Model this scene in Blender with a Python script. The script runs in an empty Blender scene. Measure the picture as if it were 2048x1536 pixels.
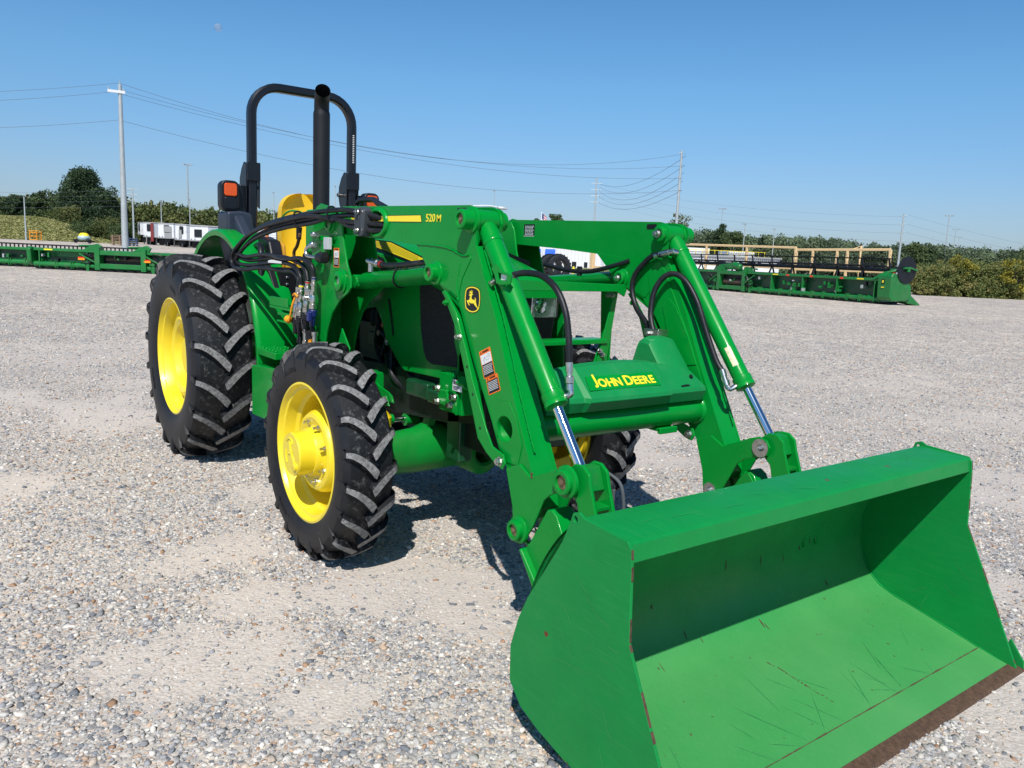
import bpy, bmesh, math, random
import numpy as np
from mathutils import Vector, Matrix, noise
from mathutils.geometry import tessellate_polygon
random.seed(7); RNG = np.random.default_rng(7)
S = bpy.context.scene
rad = math.radians
# ------------------------------------------------------------------ camera, sky, sun
CAM = Vector((5.897, -2.379, 1.533))
YAW, PITCH, ROLL, FPX = rad(143.082), rad(-9.088), rad(2.496), 1586.44
fw = Vector((math.cos(PITCH)*math.cos(YAW), math.cos(PITCH)*math.sin(YAW), math.sin(PITCH)))
r0 = Vector((math.sin(YAW), -math.cos(YAW), 0)); u0 = r0.cross(fw)
rt = r0*math.cos(ROLL)+u0*math.sin(ROLL); up = -r0*math.sin(ROLL)+u0*math.cos(ROLL)
cd = bpy.data.cameras.new('camera'); cam = bpy.data.objects.new('camera', cd); S.collection.objects.link(cam)
cam.matrix_world = Matrix(((rt.x, up.x, -fw.x, CAM.x), (rt.y, up.y, -fw.y, CAM.y), (rt.z, up.z, -fw.z, CAM.z), (0, 0, 0, 1)))
cd.sensor_fit = 'HORIZONTAL'; cd.sensor_width = 36; cd.lens = 36*FPX/2048
cd.clip_start = 0.05; cd.clip_end = 9000
S.camera = cam
SUN = Vector((0.63, -0.55, 1.0)).normalized()
EL = math.asin(SUN.z); AZ = math.atan2(SUN.x, SUN.y)      # azimuth clockwise from +Y
W = bpy.data.worlds.new("World"); S.world = W; W.use_nodes = True
nt = W.node_tree; sky = nt.nodes.new('ShaderNodeTexSky'); sky.sky_type = 'NISHITA'; sky.sun_disc = False
sky.sun_elevation = EL; sky.sun_rotation = AZ; sky.altitude = 100; sky.air_density = 1.1; sky.dust_density = 0.6; sky.ozone_density = 2.6
tcw = nt.nodes.new('ShaderNodeTexCoord'); sxyz = nt.nodes.new('ShaderNodeSeparateXYZ'); nt.links.new(tcw.outputs['Generated'], sxyz.inputs[0])
rp = nt.nodes.new('ShaderNodeValToRGB'); nt.links.new(sxyz.outputs['Z'], rp.inputs[0]); el_ = rp.color_ramp.elements      # the deep blue of this clear day, by height above the horizon
el_[0].position = 0; el_[0].color = (.50, .60, .88, 1); el_[1].position = .34; el_[1].color = (.44, .82, 1, 1)
el_[1].color = (.40, .75, 1.0, 1); el_.new(.60).color = (.24, .46, .64, 1); el_.new(1.0).color = (.18, .36, .55, 1)
for p_, c_ in ((.07, (.52, .65, .88)), (.20, (.50, .79, .98))): q_ = el_.new(p_); q_.color = (*c_, 1)
mw = nt.nodes.new('ShaderNodeVectorMath'); mw.operation = 'MULTIPLY'; nt.links.new(sky.outputs[0], mw.inputs[0]); nt.links.new(rp.outputs[0], mw.inputs[1])
nt.links.new(mw.outputs[0], nt.nodes['Background'].inputs[0]); nt.nodes['Background'].inputs[1].default_value = 0.118
sd = bpy.data.lights.new('sun', 'SUN'); so = bpy.data.objects.new('sun', sd); S.collection.objects.link(so)
sd.energy = 4.8; sd.angle = rad(0.53); sd.color = (1, 0.955, 0.89)
so.rotation_euler = (-SUN).to_track_quat('-Z', 'Y').to_euler()
S.view_settings.view_transform = 'Standard'; S.view_settings.look = 'None'; S.view_settings.exposure = 0.12; S.view_settings.gamma = 1
S.render.engine = 'CYCLES'
# ------------------------------------------------------------------ helpers
def tag(o, label=None, cat=None, group=None, kind=None):
    for k, v in (('label', label), ('category', cat), ('group', group), ('kind', kind)):
        if v: o[k] = v
    return o
def empty(name, loc=(0, 0, 0), rz=0.0):
    o = bpy.data.objects.new(name, None); S.collection.objects.link(o); o.location = loc; o.rotation_euler = (0, 0, rz); o.empty_display_size = .1
    return o
def copy_tree(o, parent=None):
    n = o.copy(); S.collection.objects.link(n); n.parent = parent
    for ch in list(o.children): copy_tree(ch, n)
    return n
def ground_dir(px):                      # horizontal direction of an image column at the horizon
    y = (px-1024)/FPX
    d = fw + rt*y; hz = -d.z/up.z
    d = d+up*hz; return d
def at(px, depth, z=0.0):
    d = ground_dir(px); p = CAM+d*depth; return Vector((p.x, p.y, z))
def hz_y(px): return 768-(-(fw + rt*((px-1024)/FPX)).z/up.z)*FPX
def zat(px, py, depth):                  # height of an image row at this depth
    return CAM.z+(hz_y(px)-py)/FPX*depth

class MB:
    def __init__(s): s.v = []; s.f = []; s.m = []; s.mi = 0
    def add(s, vs, fs):
        b = len(s.v); s.v += [tuple(v) for v in vs]; s.f += [tuple(i+b for i in f) for f in fs]; s.m += [s.mi]*len(fs); return s
    def box(s, a, b, M=None):
        x0, y0, z0 = a; x1, y1, z1 = b
        vs = [Vector(p) for p in ((x0, y0, z0), (x1, y0, z0), (x1, y1, z0), (x0, y1, z0), (x0, y0, z1), (x1, y0, z1), (x1, y1, z1), (x0, y1, z1))]
        if M is not None: vs = [M @ v for v in vs]
        return s.add(vs, [(0, 3, 2, 1), (4, 5, 6, 7), (0, 1, 5, 4), (1, 2, 6, 5), (2, 3, 7, 6), (3, 0, 4, 7)])
    def prism(s, poly, a0, a1, ax='y', holes=(), M=None):
        def P(p, a):
            v = Vector((p[0], a, p[1])) if ax == 'y' else Vector((a, p[0], p[1])) if ax == 'x' else Vector((p[0], p[1], a))
            return M @ v if M is not None else v
        def area(q): return sum(q[i][0]*q[(i+1) % len(q)][1]-q[(i+1) % len(q)][0]*q[i][1] for i in range(len(q)))
        poly = list(poly); holes = [list(h) for h in holes]
        if area(poly) < 0: poly.reverse()
        for h in holes:
            if area(h) > 0: h.reverse()
        allp = poly+[p for h in holes for p in h]; n = len(allp)
        b = [P(p, a0) for p in allp]+[P(p, a1) for p in allp]
        fs = []
        flip = (ax == 'y')
        if holes:
            tr = tessellate_polygon([[Vector((p[0], p[1], 0)) for p in q] for q in [poly]+holes])
            for t in tr:
                q = [allp[i] for i in t]
                if area(q) < 0: t = t[::-1]
                lo = t[::-1]; hi = tuple(i+n for i in t)
                if flip: lo = lo[::-1]; hi = hi[::-1]
                fs += [tuple(lo), tuple(hi)]
        else:
            lo = tuple(range(n))[::-1]; hi = tuple(range(n, 2*n))
            if flip: lo = lo[::-1]; hi = hi[::-1]
            fs += [lo, hi]
        k = 0
        for q in [poly]+holes:
            m = len(q)
            for i in range(m):
                f = (k+i, k+(i+1) % m, k+(i+1) % m+n, k+i+n)
                fs.append(f[::-1] if flip else f)
            k += m
        return s.add(b, fs)
    def frame_of(s, d):
        d = Vector(d).normalized(); a = Vector((0, 0, 1)) if abs(d.z) < .9 else Vector((1, 0, 0))
        u = d.cross(a).normalized(); return u, d.cross(u).normalized(), d
    def cyl(s, p0, p1, r0, r1=None, n=20, caps=True):
        r1 = r0 if r1 is None else r1; p0 = Vector(p0); p1 = Vector(p1); u, w, d = s.frame_of(p1-p0)
        vs = []
        for p, r in ((p0, r0), (p1, r1)):
            vs += [p+(u*math.cos(2*math.pi*i/n)+w*math.sin(2*math.pi*i/n))*r for i in range(n)]
        fs = [(i, (i+1) % n, (i+1) % n+n, i+n) for i in range(n)]
        if caps: fs += [tuple(range(n))[::-1], tuple(range(n, 2*n))]
        return s.add(vs, fs)
    def rings(s, p0, d, prof, n=24, caps=True):    # prof: [(along, radius)]
        p0 = Vector(p0); u, w, d = s.frame_of(d); vs = []; fs = []
        for a, r in prof: vs += [p0+d*a+(u*math.cos(2*math.pi*i/n)+w*math.sin(2*math.pi*i/n))*r for i in range(n)]
        for k in range(len(prof)-1): fs += [(k*n+i, k*n+(i+1) % n, (k+1)*n+(i+1) % n, (k+1)*n+i) for i in range(n)]
        if caps: fs += [tuple(range(n))[::-1], tuple(range((len(prof)-1)*n, len(prof)*n))]
        return s.add(vs, fs)
    def tube(s, pts, r, n=10, sm=6, closed=False):
        P = [Vector(p) for p in pts]
        if sm > 1 and len(P) > 2: P = spline(P, sm)
        rr = r if isinstance(r, (list, tuple)) else [r]*len(P)
        if len(rr) != len(P): rr = [rr[min(len(rr)-1, int(i*len(rr)/len(P)))] for i in range(len(P))]
        T = [(P[min(i+1, len(P)-1)]-P[max(i-1, 0)]).normalized() for i in range(len(P))]
        u, w, _ = s.frame_of(T[0]); vs = []
        for i, p in enumerate(P):
            if i:
                u = (u-T[i]*u.dot(T[i])).normalized(); w = T[i].cross(u)
            vs += [p+(u*math.cos(2*math.pi*k/n)+w*math.sin(2*math.pi*k/n))*rr[i] for k in range(n)]
        fs = [(j*n+k, j*n+(k+1) % n, (j+1)*n+(k+1) % n, (j+1)*n+k) for j in range(len(P)-1) for k in range(n)]
        fs += [tuple(range(n))[::-1], tuple(range((len(P)-1)*n, len(P)*n))]
        return s.add(vs, fs)
    def sweep(s, pts, hw, hh, upv=(0, 0, 1), rnd=.3):     # rounded box section along a polyline
        P = [Vector(p) for p in pts]; upv = Vector(upv); vs = []; c = min(hw, hh)*rnd
        sec = [(hw-c, -hh), (hw, -hh+c), (hw, hh-c), (hw-c, hh), (-hw+c, hh), (-hw, hh-c), (-hw, -hh+c), (-hw+c, -hh)]; n = 8
        for i, p in enumerate(P):
            t = (P[min(i+1, len(P)-1)]-P[max(i-1, 0)]).normalized(); a = t.cross(upv).normalized(); b = a.cross(t)
            vs += [p+a*x+b*y for x, y in sec]
        fs = [(j*n+k, j*n+(k+1) % n, (j+1)*n+(k+1) % n, (j+1)*n+k) for j in range(len(P)-1) for k in range(n)]
        fs += [tuple(range(n))[::-1], tuple(range((len(P)-1)*n, len(P)*n))]
        return s.add(vs, fs)
    def revolve(s, prof, n=64, closed=True):      # [(r, y)] about the y axis
        vs = []; k = len(prof)
        for i in range(n):
            a = 2*math.pi*i/n; vs += [(r*math.cos(a), y, r*math.sin(a)) for r, y in prof]
        fs = []
        for i in range(n):
            j = (i+1) % n
            for q in range(k-1): fs.append((i*k+q, j*k+q, j*k+q+1, i*k+q+1))
        return s.add(vs, fs)
    def sheet(s, rows):                            # grid of points
        m = len(rows[0]); vs = [p for r in rows for p in r]
        return s.add(vs, [(i*m+j, i*m+j+1, (i+1)*m+j+1, (i+1)*m+j) for i in range(len(rows)-1) for j in range(m-1)])
    def build(s, name, mats, parent=None, bevel=0, ang=35, loc=None, fix=True, smooth=True, seg=2):
        me = bpy.data.meshes.new(name); me.from_pydata(s.v, [], s.f)
        mats = mats if isinstance(mats, (list, tuple)) else [mats]
        for m in mats: me.materials.append(m)
        me.polygons.foreach_set('material_index', s.m)
        if fix:
            bm = bmesh.new(); bm.from_mesh(me); bmesh.ops.recalc_face_normals(bm, faces=bm.faces); bm.to_mesh(me); bm.free()
        if smooth:
            me.polygons.foreach_set('use_smooth', [True]*len(me.polygons))
            me.set_sharp_from_angle(angle=rad(ang))
        me.update()
        o = bpy.data.objects.new(name, me); S.collection.objects.link(o)
        if parent: o.parent = parent
        if loc: o.location = loc
        if bevel:
            b = o.modifiers.new('bevel', 'BEVEL'); b.width = bevel; b.segments = seg; b.limit_method = 'ANGLE'; b.angle_limit = rad(40); b.harden_normals = True
        return o
def spline(P, sm):
    out = []
    for i in range(len(P)-1):
        a = P[max(i-1, 0)]; b = P[i]; c = P[i+1]; d = P[min(i+2, len(P)-1)]
        for k in range(sm):
            t = k/sm; out.append(0.5*((2*b)+(c-a)*t+(2*a-5*b+4*c-d)*t*t+(3*b-a-3*c+d)*t**3))
    out.append(P[-1]); return out
def circ(cx, cy, r, n=20, ry=None): return [(cx+r*math.cos(2*math.pi*i/n), cy+(ry or r)*math.sin(2*math.pi*i/n)) for i in range(n)]
def rrect(x0, y0, x1, y1, r, n=5):
    out = []
    for cx, cy, a in ((x1-r, y1-r, 0), (x0+r, y1-r, 90), (x0+r, y0+r, 180), (x1-r, y0+r, 270)):
        out += [(cx+r*math.cos(rad(a+90*k/n)), cy+r*math.sin(rad(a+90*k/n))) for k in range(n+1)]
    return out
def text(name, s, size, mat, parent, M, extrude=0.0006, off=0.0, sx=1.0, align='CENTER'):
    c = bpy.data.curves.new('t', 'FONT'); c.body = s; c.size = size; c.extrude = extrude; c.offset = off; c.align_x = align; c.align_y = 'CENTER'; c.resolution_u = 3
    t = bpy.data.objects.new('t', c); S.collection.objects.link(t)
    dg = bpy.context.evaluated_depsgraph_get(); me = bpy.data.meshes.new_from_object(t.evaluated_get(dg))
    bpy.data.objects.remove(t); bpy.data.curves.remove(c)
    me.transform(M @ Matrix.Diagonal((sx, 1, 1, 1))); me.materials.clear(); me.materials.append(mat); me.name = name
    o = bpy.data.objects.new(name, me); S.collection.objects.link(o)
    if parent: o.parent = parent
    return o
def basis(o, x, y):                                # matrix from origin and two axes
    x = Vector(x).normalized(); y = Vector(y); y = (y-x*y.dot(x)).normalized(); z = x.cross(y); o = Vector(o)
    return Matrix(((x.x, y.x, z.x, o.x), (x.y, y.y, z.y, o.y), (x.z, y.z, z.z, o.z), (0, 0, 0, 1)))
# ------------------------------------------------------------------ materials
def mat(name, col, rough=.5, metal=0, coat=0, var=0.0, vscale=8, bump=0.0, bscale=60, spec=.5, dust=None, dustamt=0.0, dscale=5, trans=0, rvar=0.0, dlo=.5):
    m = bpy.data.materials.new(name); m.use_nodes = True; n = m.node_tree; L = n.links; b = n.nodes['Principled BSDF']
    b.inputs['Base Color'].default_value = (*col, 1); b.inputs['Roughness'].default_value = rough; b.inputs['Metallic'].default_value = metal
    b.inputs['Specular IOR Level'].default_value = spec; b.inputs['Coat Weight'].default_value = coat; b.inputs['Coat Roughness'].default_value = .06
    if trans: b.inputs['Transmission Weight'].default_value = trans
    tc = n.nodes.new('ShaderNodeTexCoord')
    out = None
    def nz(sc, det=5, r=.6, src='Object'):
        t = n.nodes.new('ShaderNodeTexNoise'); t.inputs['Scale'].default_value = sc; t.inputs['Detail'].default_value = det; t.inputs['Roughness'].default_value = r
        L.new(tc.outputs[src], t.inputs['Vector']); return t
    if var:
        t = nz(vscale); mp = n.nodes.new('ShaderNodeMapRange'); mp.inputs['From Min'].default_value = .3; mp.inputs['From Max'].default_value = .7; mp.inputs['To Min'].default_value = 1-var; mp.inputs['To Max'].default_value = 1+var
        L.new(t.outputs['Fac'], mp.inputs['Value']); h = n.nodes.new('ShaderNodeVectorMath'); h.operation = 'SCALE'; h.inputs[0].default_value = col
        L.new(mp.outputs[0], h.inputs['Scale']); out = h.outputs[0]
    if dust is not None:
        t = nz(dscale, 8, .7); mp = n.nodes.new('ShaderNodeMapRange'); mp.inputs['From Min'].default_value = dlo; mp.inputs['From Max'].default_value = .68; mp.inputs['To Max'].default_value = dustamt
        L.new(t.outputs['Fac'], mp.inputs['Value']); mx = n.nodes.new('ShaderNodeMix'); mx.data_type = 'RGBA'; L.new(mp.outputs[0], mx.inputs[0])
        if out: L.new(out, mx.inputs[6])
        else: mx.inputs[6].default_value = (*col, 1)
        mx.inputs[7].default_value = (*dust, 1); out = mx.outputs[2]
    if out: L.new(out, b.inputs['Base Color'])
    if rvar:
        t = nz(6, 6, .7); mp = n.nodes.new('ShaderNodeMapRange'); mp.inputs['From Min'].default_value = .35; mp.inputs['From Max'].default_value = .7; mp.inputs['To Min'].default_value = max(.02, rough-rvar*.4); mp.inputs['To Max'].default_value = rough+rvar
        L.new(t.outputs['Fac'], mp.inputs['Value']); L.new(mp.outputs[0], b.inputs['Roughness'])
    if bump:
        t = nz(bscale); bp = n.nodes.new('ShaderNodeBump'); bp.inputs['Strength'].default_value = bump; bp.inputs['Distance'].default_value = .01
        L.new(t.outputs['Fac'], bp.inputs['Height']); L.new(bp.outputs[0], b.inputs['Normal'])
    return m
G = mat('green_paint', (.0, .24, .027), .30, coat=.16, spec=.18, var=.05, rvar=.14, bump=.03, bscale=14, dust=(.012, .25, .055), dustamt=.2, dscale=3)
GD = mat('green_paint_aged', (.006, .19, .040), .42, coat=.15, var=.10, rvar=.2, bump=.05, bscale=10, dust=(.12, .26, .13), dustamt=.2)
GP = mat('green_plastic', (.004, .22, .055), .5, spec=.3, var=.06, bump=.06, bscale=300, dust=(.07, .27, .11), dustamt=.25)
GC = mat('green_casting', (.001, .21, .026), .42, spec=.3, var=.12, bump=.12, bscale=30, dust=(.05, .12, .04), dustamt=.3)
Y = mat('yellow_paint', (.82, .64, .022), .32, coat=.35, var=.04, rvar=.15, dust=(.5, .38, .10), dustamt=.12)
YS = mat('yellow_seat_vinyl', (.85, .53, .012), .5, var=.05, bump=.1, bscale=120)
YD = mat('yellow_decal', (.93, .74, .03), .4)
K = mat('black_plastic', (.008, .009, .012), .42, spec=.35, var=.12, bump=.05, bscale=200, dust=(.03, .032, .036), dustamt=.3)
KP = mat('black_paint', (.006, .008, .013), .36, spec=.35, coat=.1, var=.1, dust=(.02, .022, .026), dustamt=.2)
KX = mat('black_exhaust', (.008, .009, .012), .55, spec=.35, var=.2, dust=(.025, .025, .026), dustamt=.3)
WIR = mat('weathered_wire', (.10, .11, .13), .6)
KH = mat('black_hose_rubber', (.009, .010, .013), .45, spec=.35, var=.15, bump=.08, bscale=150, dust=(.07, .07, .07), dustamt=.3)
KM = mat('dark_engine', (.006, .014, .009), .5, spec=.3, var=.5, vscale=14, dust=(.012, .03, .015), dustamt=.5, dscale=9)
KG = mat('black_mesh_screen', (.008, .009, .011), .6, var=.1, bump=.8, bscale=420)
RB = mat('tyre_rubber', (.009, .010, .012), .5, spec=.35, var=.25, vscale=10, bump=.15, bscale=70, dust=(.14, .14, .14), dustamt=.7, dscale=38, dlo=.54)
RW = mat('tyre_sidewall', (.008, .009, .012), .5, spec=.35, var=.1, vscale=4, bump=.05, bscale=50, dust=(.05, .05, .05), dustamt=.25)
RL = mat('tyre_worn_lug', (.20, .20, .20), .85, var=.45, vscale=55, bump=.4, bscale=120, dust=(.03, .03, .032), dustamt=.9, dscale=60)
CH = mat('chrome', (.75, .77, .80), .07, metal=1)
ZN = mat('zinc_steel', (.55, .55, .53), .3, metal=1, var=.2, vscale=40)
ST = mat('steel_washer', (.42, .42, .41), .42, metal=.8, var=.1)
RU = mat('rust', (.085, .047, .027), .8, var=.4, vscale=60, bump=.4, bscale=150)
OR = mat('amber_lens', (.66, .075, .0), .15, coat=.4, var=.08, vscale=60)
RD = mat('red_reflector', (.75, .03, .01), .3, coat=.5)
RDC = mat('red_cap', (.45, .02, .01), .4)
BLC = mat('blue_cap', (.008, .018, .13), .4)
OC = mat('orange_cap', (.85, .32, .01), .45)
ORD = mat('orange_decal', (.88, .17, .01), .4)
WH = mat('white_decal', (.72, .74, .74), .4)
GL = mat('lamp_glass', (.62, .72, .76), .05, coat=1, spec=.8, var=.25, vscale=24)
RF = mat('lamp_reflector', (.75, .8, .82), .12, metal=.9, var=.3, vscale=30)
BRO = mat('brown_lever', (.13, .055, .03), .45)
GLV = mat('galvanised_steel', (.42, .46, .47), .5, metal=.3, var=.1, vscale=2)
GDK = mat('dark_green_paint', (.004, .06, .02), .4, coat=.2, var=.2)
def mesh_bump():                         # bead-blast screen pattern on the grille
    n = KG.node_tree; v = n.nodes.new('ShaderNodeTexVoronoi'); v.inputs['Scale'].default_value = 160
    tc = [q for q in n.nodes if q.type == 'TEX_COORD'][0]; n.links.new(tc.outputs['Object'], v.inputs['Vector'])
    bp = [q for q in n.nodes if q.type == 'BUMP'][0]; n.links.new(v.outputs['Distance'], bp.inputs['Height'])
mesh_bump()
def bucket_material(nm, film):
    m = mat(nm, (.0, .215, .040), .38, coat=.05, spec=.2, var=.07, rvar=.2, bump=.05, bscale=8)
    n = m.node_tree; L = n.links; b = n.nodes['Principled BSDF']; src = b.inputs['Base Color'].links[0].from_socket
    tc = [q for q in n.nodes if q.type == 'TEX_COORD'][0]
    # long fine scratches
    mp = n.nodes.new('ShaderNodeMapping'); mp.inputs['Scale'].default_value = (2.0, 60, 60); mp.inputs['Rotation'].default_value = (.2, .3, .5); L.new(tc.outputs['Object'], mp.inputs[0])
    t = n.nodes.new('ShaderNodeTexNoise'); t.inputs['Scale'].default_value = 3; t.inputs['Detail'].default_value = 6; t.inputs['Roughness'].default_value = .75; L.new(mp.outputs[0], t.inputs['Vector'])
    cr = n.nodes.new('ShaderNodeMapRange'); cr.inputs['From Min'].default_value = .52; cr.inputs['From Max'].default_value = .72; cr.inputs['To Max'].default_value = .25+film*.5; L.new(t.outputs['Fac'], cr.inputs['Value'])
    mx = n.nodes.new('ShaderNodeMix'); mx.data_type = 'RGBA'; L.new(cr.outputs[0], mx.inputs[0]); L.new(src, mx.inputs[6]); mx.inputs[7].default_value = (.06+film*.1, .30+film*.08, .10, 1)
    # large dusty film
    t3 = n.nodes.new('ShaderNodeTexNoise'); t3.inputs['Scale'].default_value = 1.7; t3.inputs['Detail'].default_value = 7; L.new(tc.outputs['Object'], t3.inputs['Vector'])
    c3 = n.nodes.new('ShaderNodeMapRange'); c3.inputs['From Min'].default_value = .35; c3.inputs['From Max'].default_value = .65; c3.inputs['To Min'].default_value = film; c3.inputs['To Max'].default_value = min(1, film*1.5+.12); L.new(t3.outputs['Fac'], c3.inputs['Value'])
    gq = n.nodes.new('ShaderNodeSeparateXYZ'); L.new(tc.outputs['Object'], gq.inputs[0]); gm = n.nodes.new('ShaderNodeMapRange'); gm.inputs['From Min'].default_value = .40; gm.inputs['From Max'].default_value = .17; gm.inputs['To Min'].default_value = .15 if film > .2 else 1; L.new(gq.outputs['Z'], gm.inputs['Value'])      # scuffed floor; film cut on the back wall to paint its shade darker
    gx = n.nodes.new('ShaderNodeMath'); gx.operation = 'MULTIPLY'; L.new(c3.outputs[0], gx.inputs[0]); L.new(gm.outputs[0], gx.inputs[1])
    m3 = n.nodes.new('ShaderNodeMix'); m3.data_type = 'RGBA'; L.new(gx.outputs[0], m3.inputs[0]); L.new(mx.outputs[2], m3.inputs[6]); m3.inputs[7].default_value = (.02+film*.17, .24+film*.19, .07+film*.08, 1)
    # small rust chips
    v = n.nodes.new('ShaderNodeTexVoronoi'); v.inputs['Scale'].default_value = 9; L.new(tc.outputs['Object'], v.inputs['Vector'])
    t2 = n.nodes.new('ShaderNodeTexNoise'); t2.inputs['Scale'].default_value = 130; t2.inputs['Detail'].default_value = 3; L.new(tc.outputs['Object'], t2.inputs['Vector'])
    ad = n.nodes.new('ShaderNodeMath'); ad.operation = 'MULTIPLY_ADD'; ad.inputs[1].default_value = .14; L.new(t2.outputs['Fac'], ad.inputs[0]); L.new(v.outputs['Distance'], ad.inputs[2])
    sep = n.nodes.new('ShaderNodeSeparateColor'); L.new(v.outputs['Color'], sep.inputs[0])
    th = n.nodes.new('ShaderNodeMapRange'); th.inputs['From Min'].default_value = .72; th.inputs['From Max'].default_value = 1; th.inputs['To Min'].default_value = 0; th.inputs['To Max'].default_value = .16; L.new(sep.outputs[0], th.inputs['Value'])
    lt = n.nodes.new('ShaderNodeMath'); lt.operation = 'LESS_THAN'; L.new(ad.outputs[0], lt.inputs[0]); L.new(th.outputs[0], lt.inputs[1])
    m2 = n.nodes.new('ShaderNodeMix'); m2.data_type = 'RGBA'; L.new(lt.outputs[0], m2.inputs[0]); L.new(m3.outputs[2], m2.inputs[6]); m2.inputs[7].default_value = (.12, .05, .02, 1)
    L.new(m2.outputs[2], b.inputs['Base Color'])
    return m
BK = bucket_material('bucket_paint', .06); BS = bucket_material('bucket_scuffed_shaded_paint', .45)


# ------------------------------------------------------------------ ground
def smooth(a, b, x): t = max(0, min(1, (x-a)/(b-a))); return t*t*(3-2*t)
C2 = Vector((CAM.x, CAM.y)); F2 = Vector((fw.x, fw.y)).normalized(); R2 = Vector((math.sin(YAW), -math.cos(YAW)))
def gz(x, y):                      # height of the ground: level yard, gently rising at the far left
    d = Vector((x, y))-C2; dep = d.dot(F2); lat = d.dot(R2)
    if dep < 45: return .03
    ang = lat/dep
    return 1.15*smooth(48, 150, dep)*smooth(-.05, -.35, ang)+.03
def sandy(x, y):
    n = noise.fractal(Vector((x*.55+3.1, y*.55-1.7, 0)), 1.0, 2.0, 4)+.35*noise.noise(Vector((x*1.9, y*1.9, 5)))
    s_ = .9*smooth(.10, .38, n)
    for cx, cy, rr in ((3.1, -1.6, .42), (2.72, -1.28, .28), (2.1, -1.3, .36), (2.85, -.98, .34), (3.3, -.6, .30), (-1.3, -1.2, .6), (.4, -1.95, .3), (-5.5, -1.0, 1.1), (3.6, -1.35, .22)):
        d = math.hypot((x-cx), (y-cy))/rr+.55*noise.noise(Vector((x*3.3, y*3.3, 9)))+.25*noise.noise(Vector((x*9, y*9, 2))); s_ = max(s_, .92*(1-smooth(.50, 1.05, d)))
    return s_
def gravel_mat():
    m = bpy.data.materials.new('gravel'); m.use_nodes = True; n = m.node_tree; L = n.links; b = n.nodes['Principled BSDF']; b.inputs['Roughness'].default_value = .9; b.inputs['Specular IOR Level'].default_value = .2
    g = n.nodes.new('ShaderNodeNewGeometry'); at_ = n.nodes.new('ShaderNodeAttribute'); at_.attribute_name = 'sand'
    def vor(sc, feat='F1'):
        v = n.nodes.new('ShaderNodeTexVoronoi'); v.inputs['Scale'].default_value = sc; v.feature = feat; v.inputs['Randomness'].default_value = 1; L.new(g.outputs['Position'], v.inputs['Vector']); return v
    def nz(sc, det=4): t = n.nodes.new('ShaderNodeTexNoise'); t.inputs['Scale'].default_value = sc; t.inputs['Detail'].default_value = det; L.new(g.outputs['Position'], t.inputs['Vector']); return t
    def ramp(src, stops):
        r = n.nodes.new('ShaderNodeValToRGB'); L.new(src, r.inputs[0]); e = r.color_ramp.elements; e[0].position, e[0].color = stops[0][0], (*stops[0][1], 1); e[1].position, e[1].color = stops[-1][0], (*stops[-1][1], 1)
        for p, c in stops[1:-1]: q = e.new(p); q.color = (*c, 1)
        return r
    def mixc(f, a, b_, mode='MIX'):
        x = n.nodes.new('ShaderNodeMix'); x.data_type = 'RGBA'; x.blend_type = mode
        for s_, v in ((0, f), (6, a), (7, b_)):
            if isinstance(v, (int, float)): x.inputs[s_].default_value = v
            elif isinstance(v, tuple): x.inputs[s_].default_value = (*v, 1)
            else: L.new(v, x.inputs[s_])
        return x.outputs[2]
    cols = [(0, (.16, .17, .19)), (.14, (.27, .275, .29)), (.34, (.38, .37, .355)), (.55, (.48, .46, .43)), (.72, (.44, .385, .33)), (.80, (.60, .575, .54)), (.92, (.34, .235, .165)), (1, (.66, .63, .58))]
    v1 = vor(75); s1 = n.nodes.new('ShaderNodeSeparateColor'); L.new(v1.outputs['Color'], s1.inputs[0]); c1 = ramp(s1.outputs[0], cols).outputs[0]
    v2 = vor(30); s2 = n.nodes.new('ShaderNodeSeparateColor'); L.new(v2.outputs['Color'], s2.inputs[0]); c2 = ramp(s2.outputs[1], cols).outputs[0]
    v3 = vor(11); s3 = n.nodes.new('ShaderNodeSeparateColor'); L.new(v3.outputs['Color'], s3.inputs[0])
    # pick scale by distance so that the grain stays visible far out
    cdn = n.nodes.new('ShaderNodeVectorMath'); cdn.operation = 'DISTANCE'; L.new(g.outputs['Position'], cdn.inputs[0]); cdn.inputs[1].default_value = (3, -1, 0)
    mr = n.nodes.new('ShaderNodeMapRange'); mr.inputs['From Min'].default_value = 3; mr.inputs['From Max'].default_value = 12; L.new(cdn.outputs['Value'], mr.inputs['Value'])
    near = mixc(mr.outputs[0], c1, c2)
    c3 = ramp(s3.outputs[0], [(0, (.62, .62, .63)), (.5, (1.0, .99, .97)), (1, (1.32, 1.30, 1.27))]).outputs[0]; v4 = vor(2.6); s4 = n.nodes.new('ShaderNodeSeparateColor'); L.new(v4.outputs['Color'], s4.inputs[0]); c4 = ramp(s4.outputs[0], [(0, (.80, .80, .81)), (1, (1.18, 1.17, 1.15))]).outputs[0]
    m5 = n.nodes.new('ShaderNodeMapRange'); m5.inputs['From Min'].default_value = 7; m5.inputs['From Max'].default_value = 16; L.new(cdn.outputs['Value'], m5.inputs['Value'])
    near = mixc(m5.outputs[0], near, mixc(1.0, near, c3, 'MULTIPLY'))
    m6 = n.nodes.new('ShaderNodeMapRange'); m6.inputs['From Min'].default_value = 18; m6.inputs['From Max'].default_value = 40; L.new(cdn.outputs['Value'], m6.inputs['Value'])
    near = mixc(m6.outputs[0], near, mixc(1.0, near, c4, 'MULTIPLY'))
    n1 = nz(1.3, 8); v = ramp(n1.outputs['Fac'], [(.3, (.82, .82, .83)), (.7, (1.12, 1.09, 1.05))]).outputs[0]
    col = mixc(1.0, near, v, 'MULTIPLY')
    n2 = nz(90, 4); sand = ramp(n2.outputs['Fac'], [(.3, (.44, .40, .365)), (.7, (.57, .53, .49))]).outputs[0]
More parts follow.
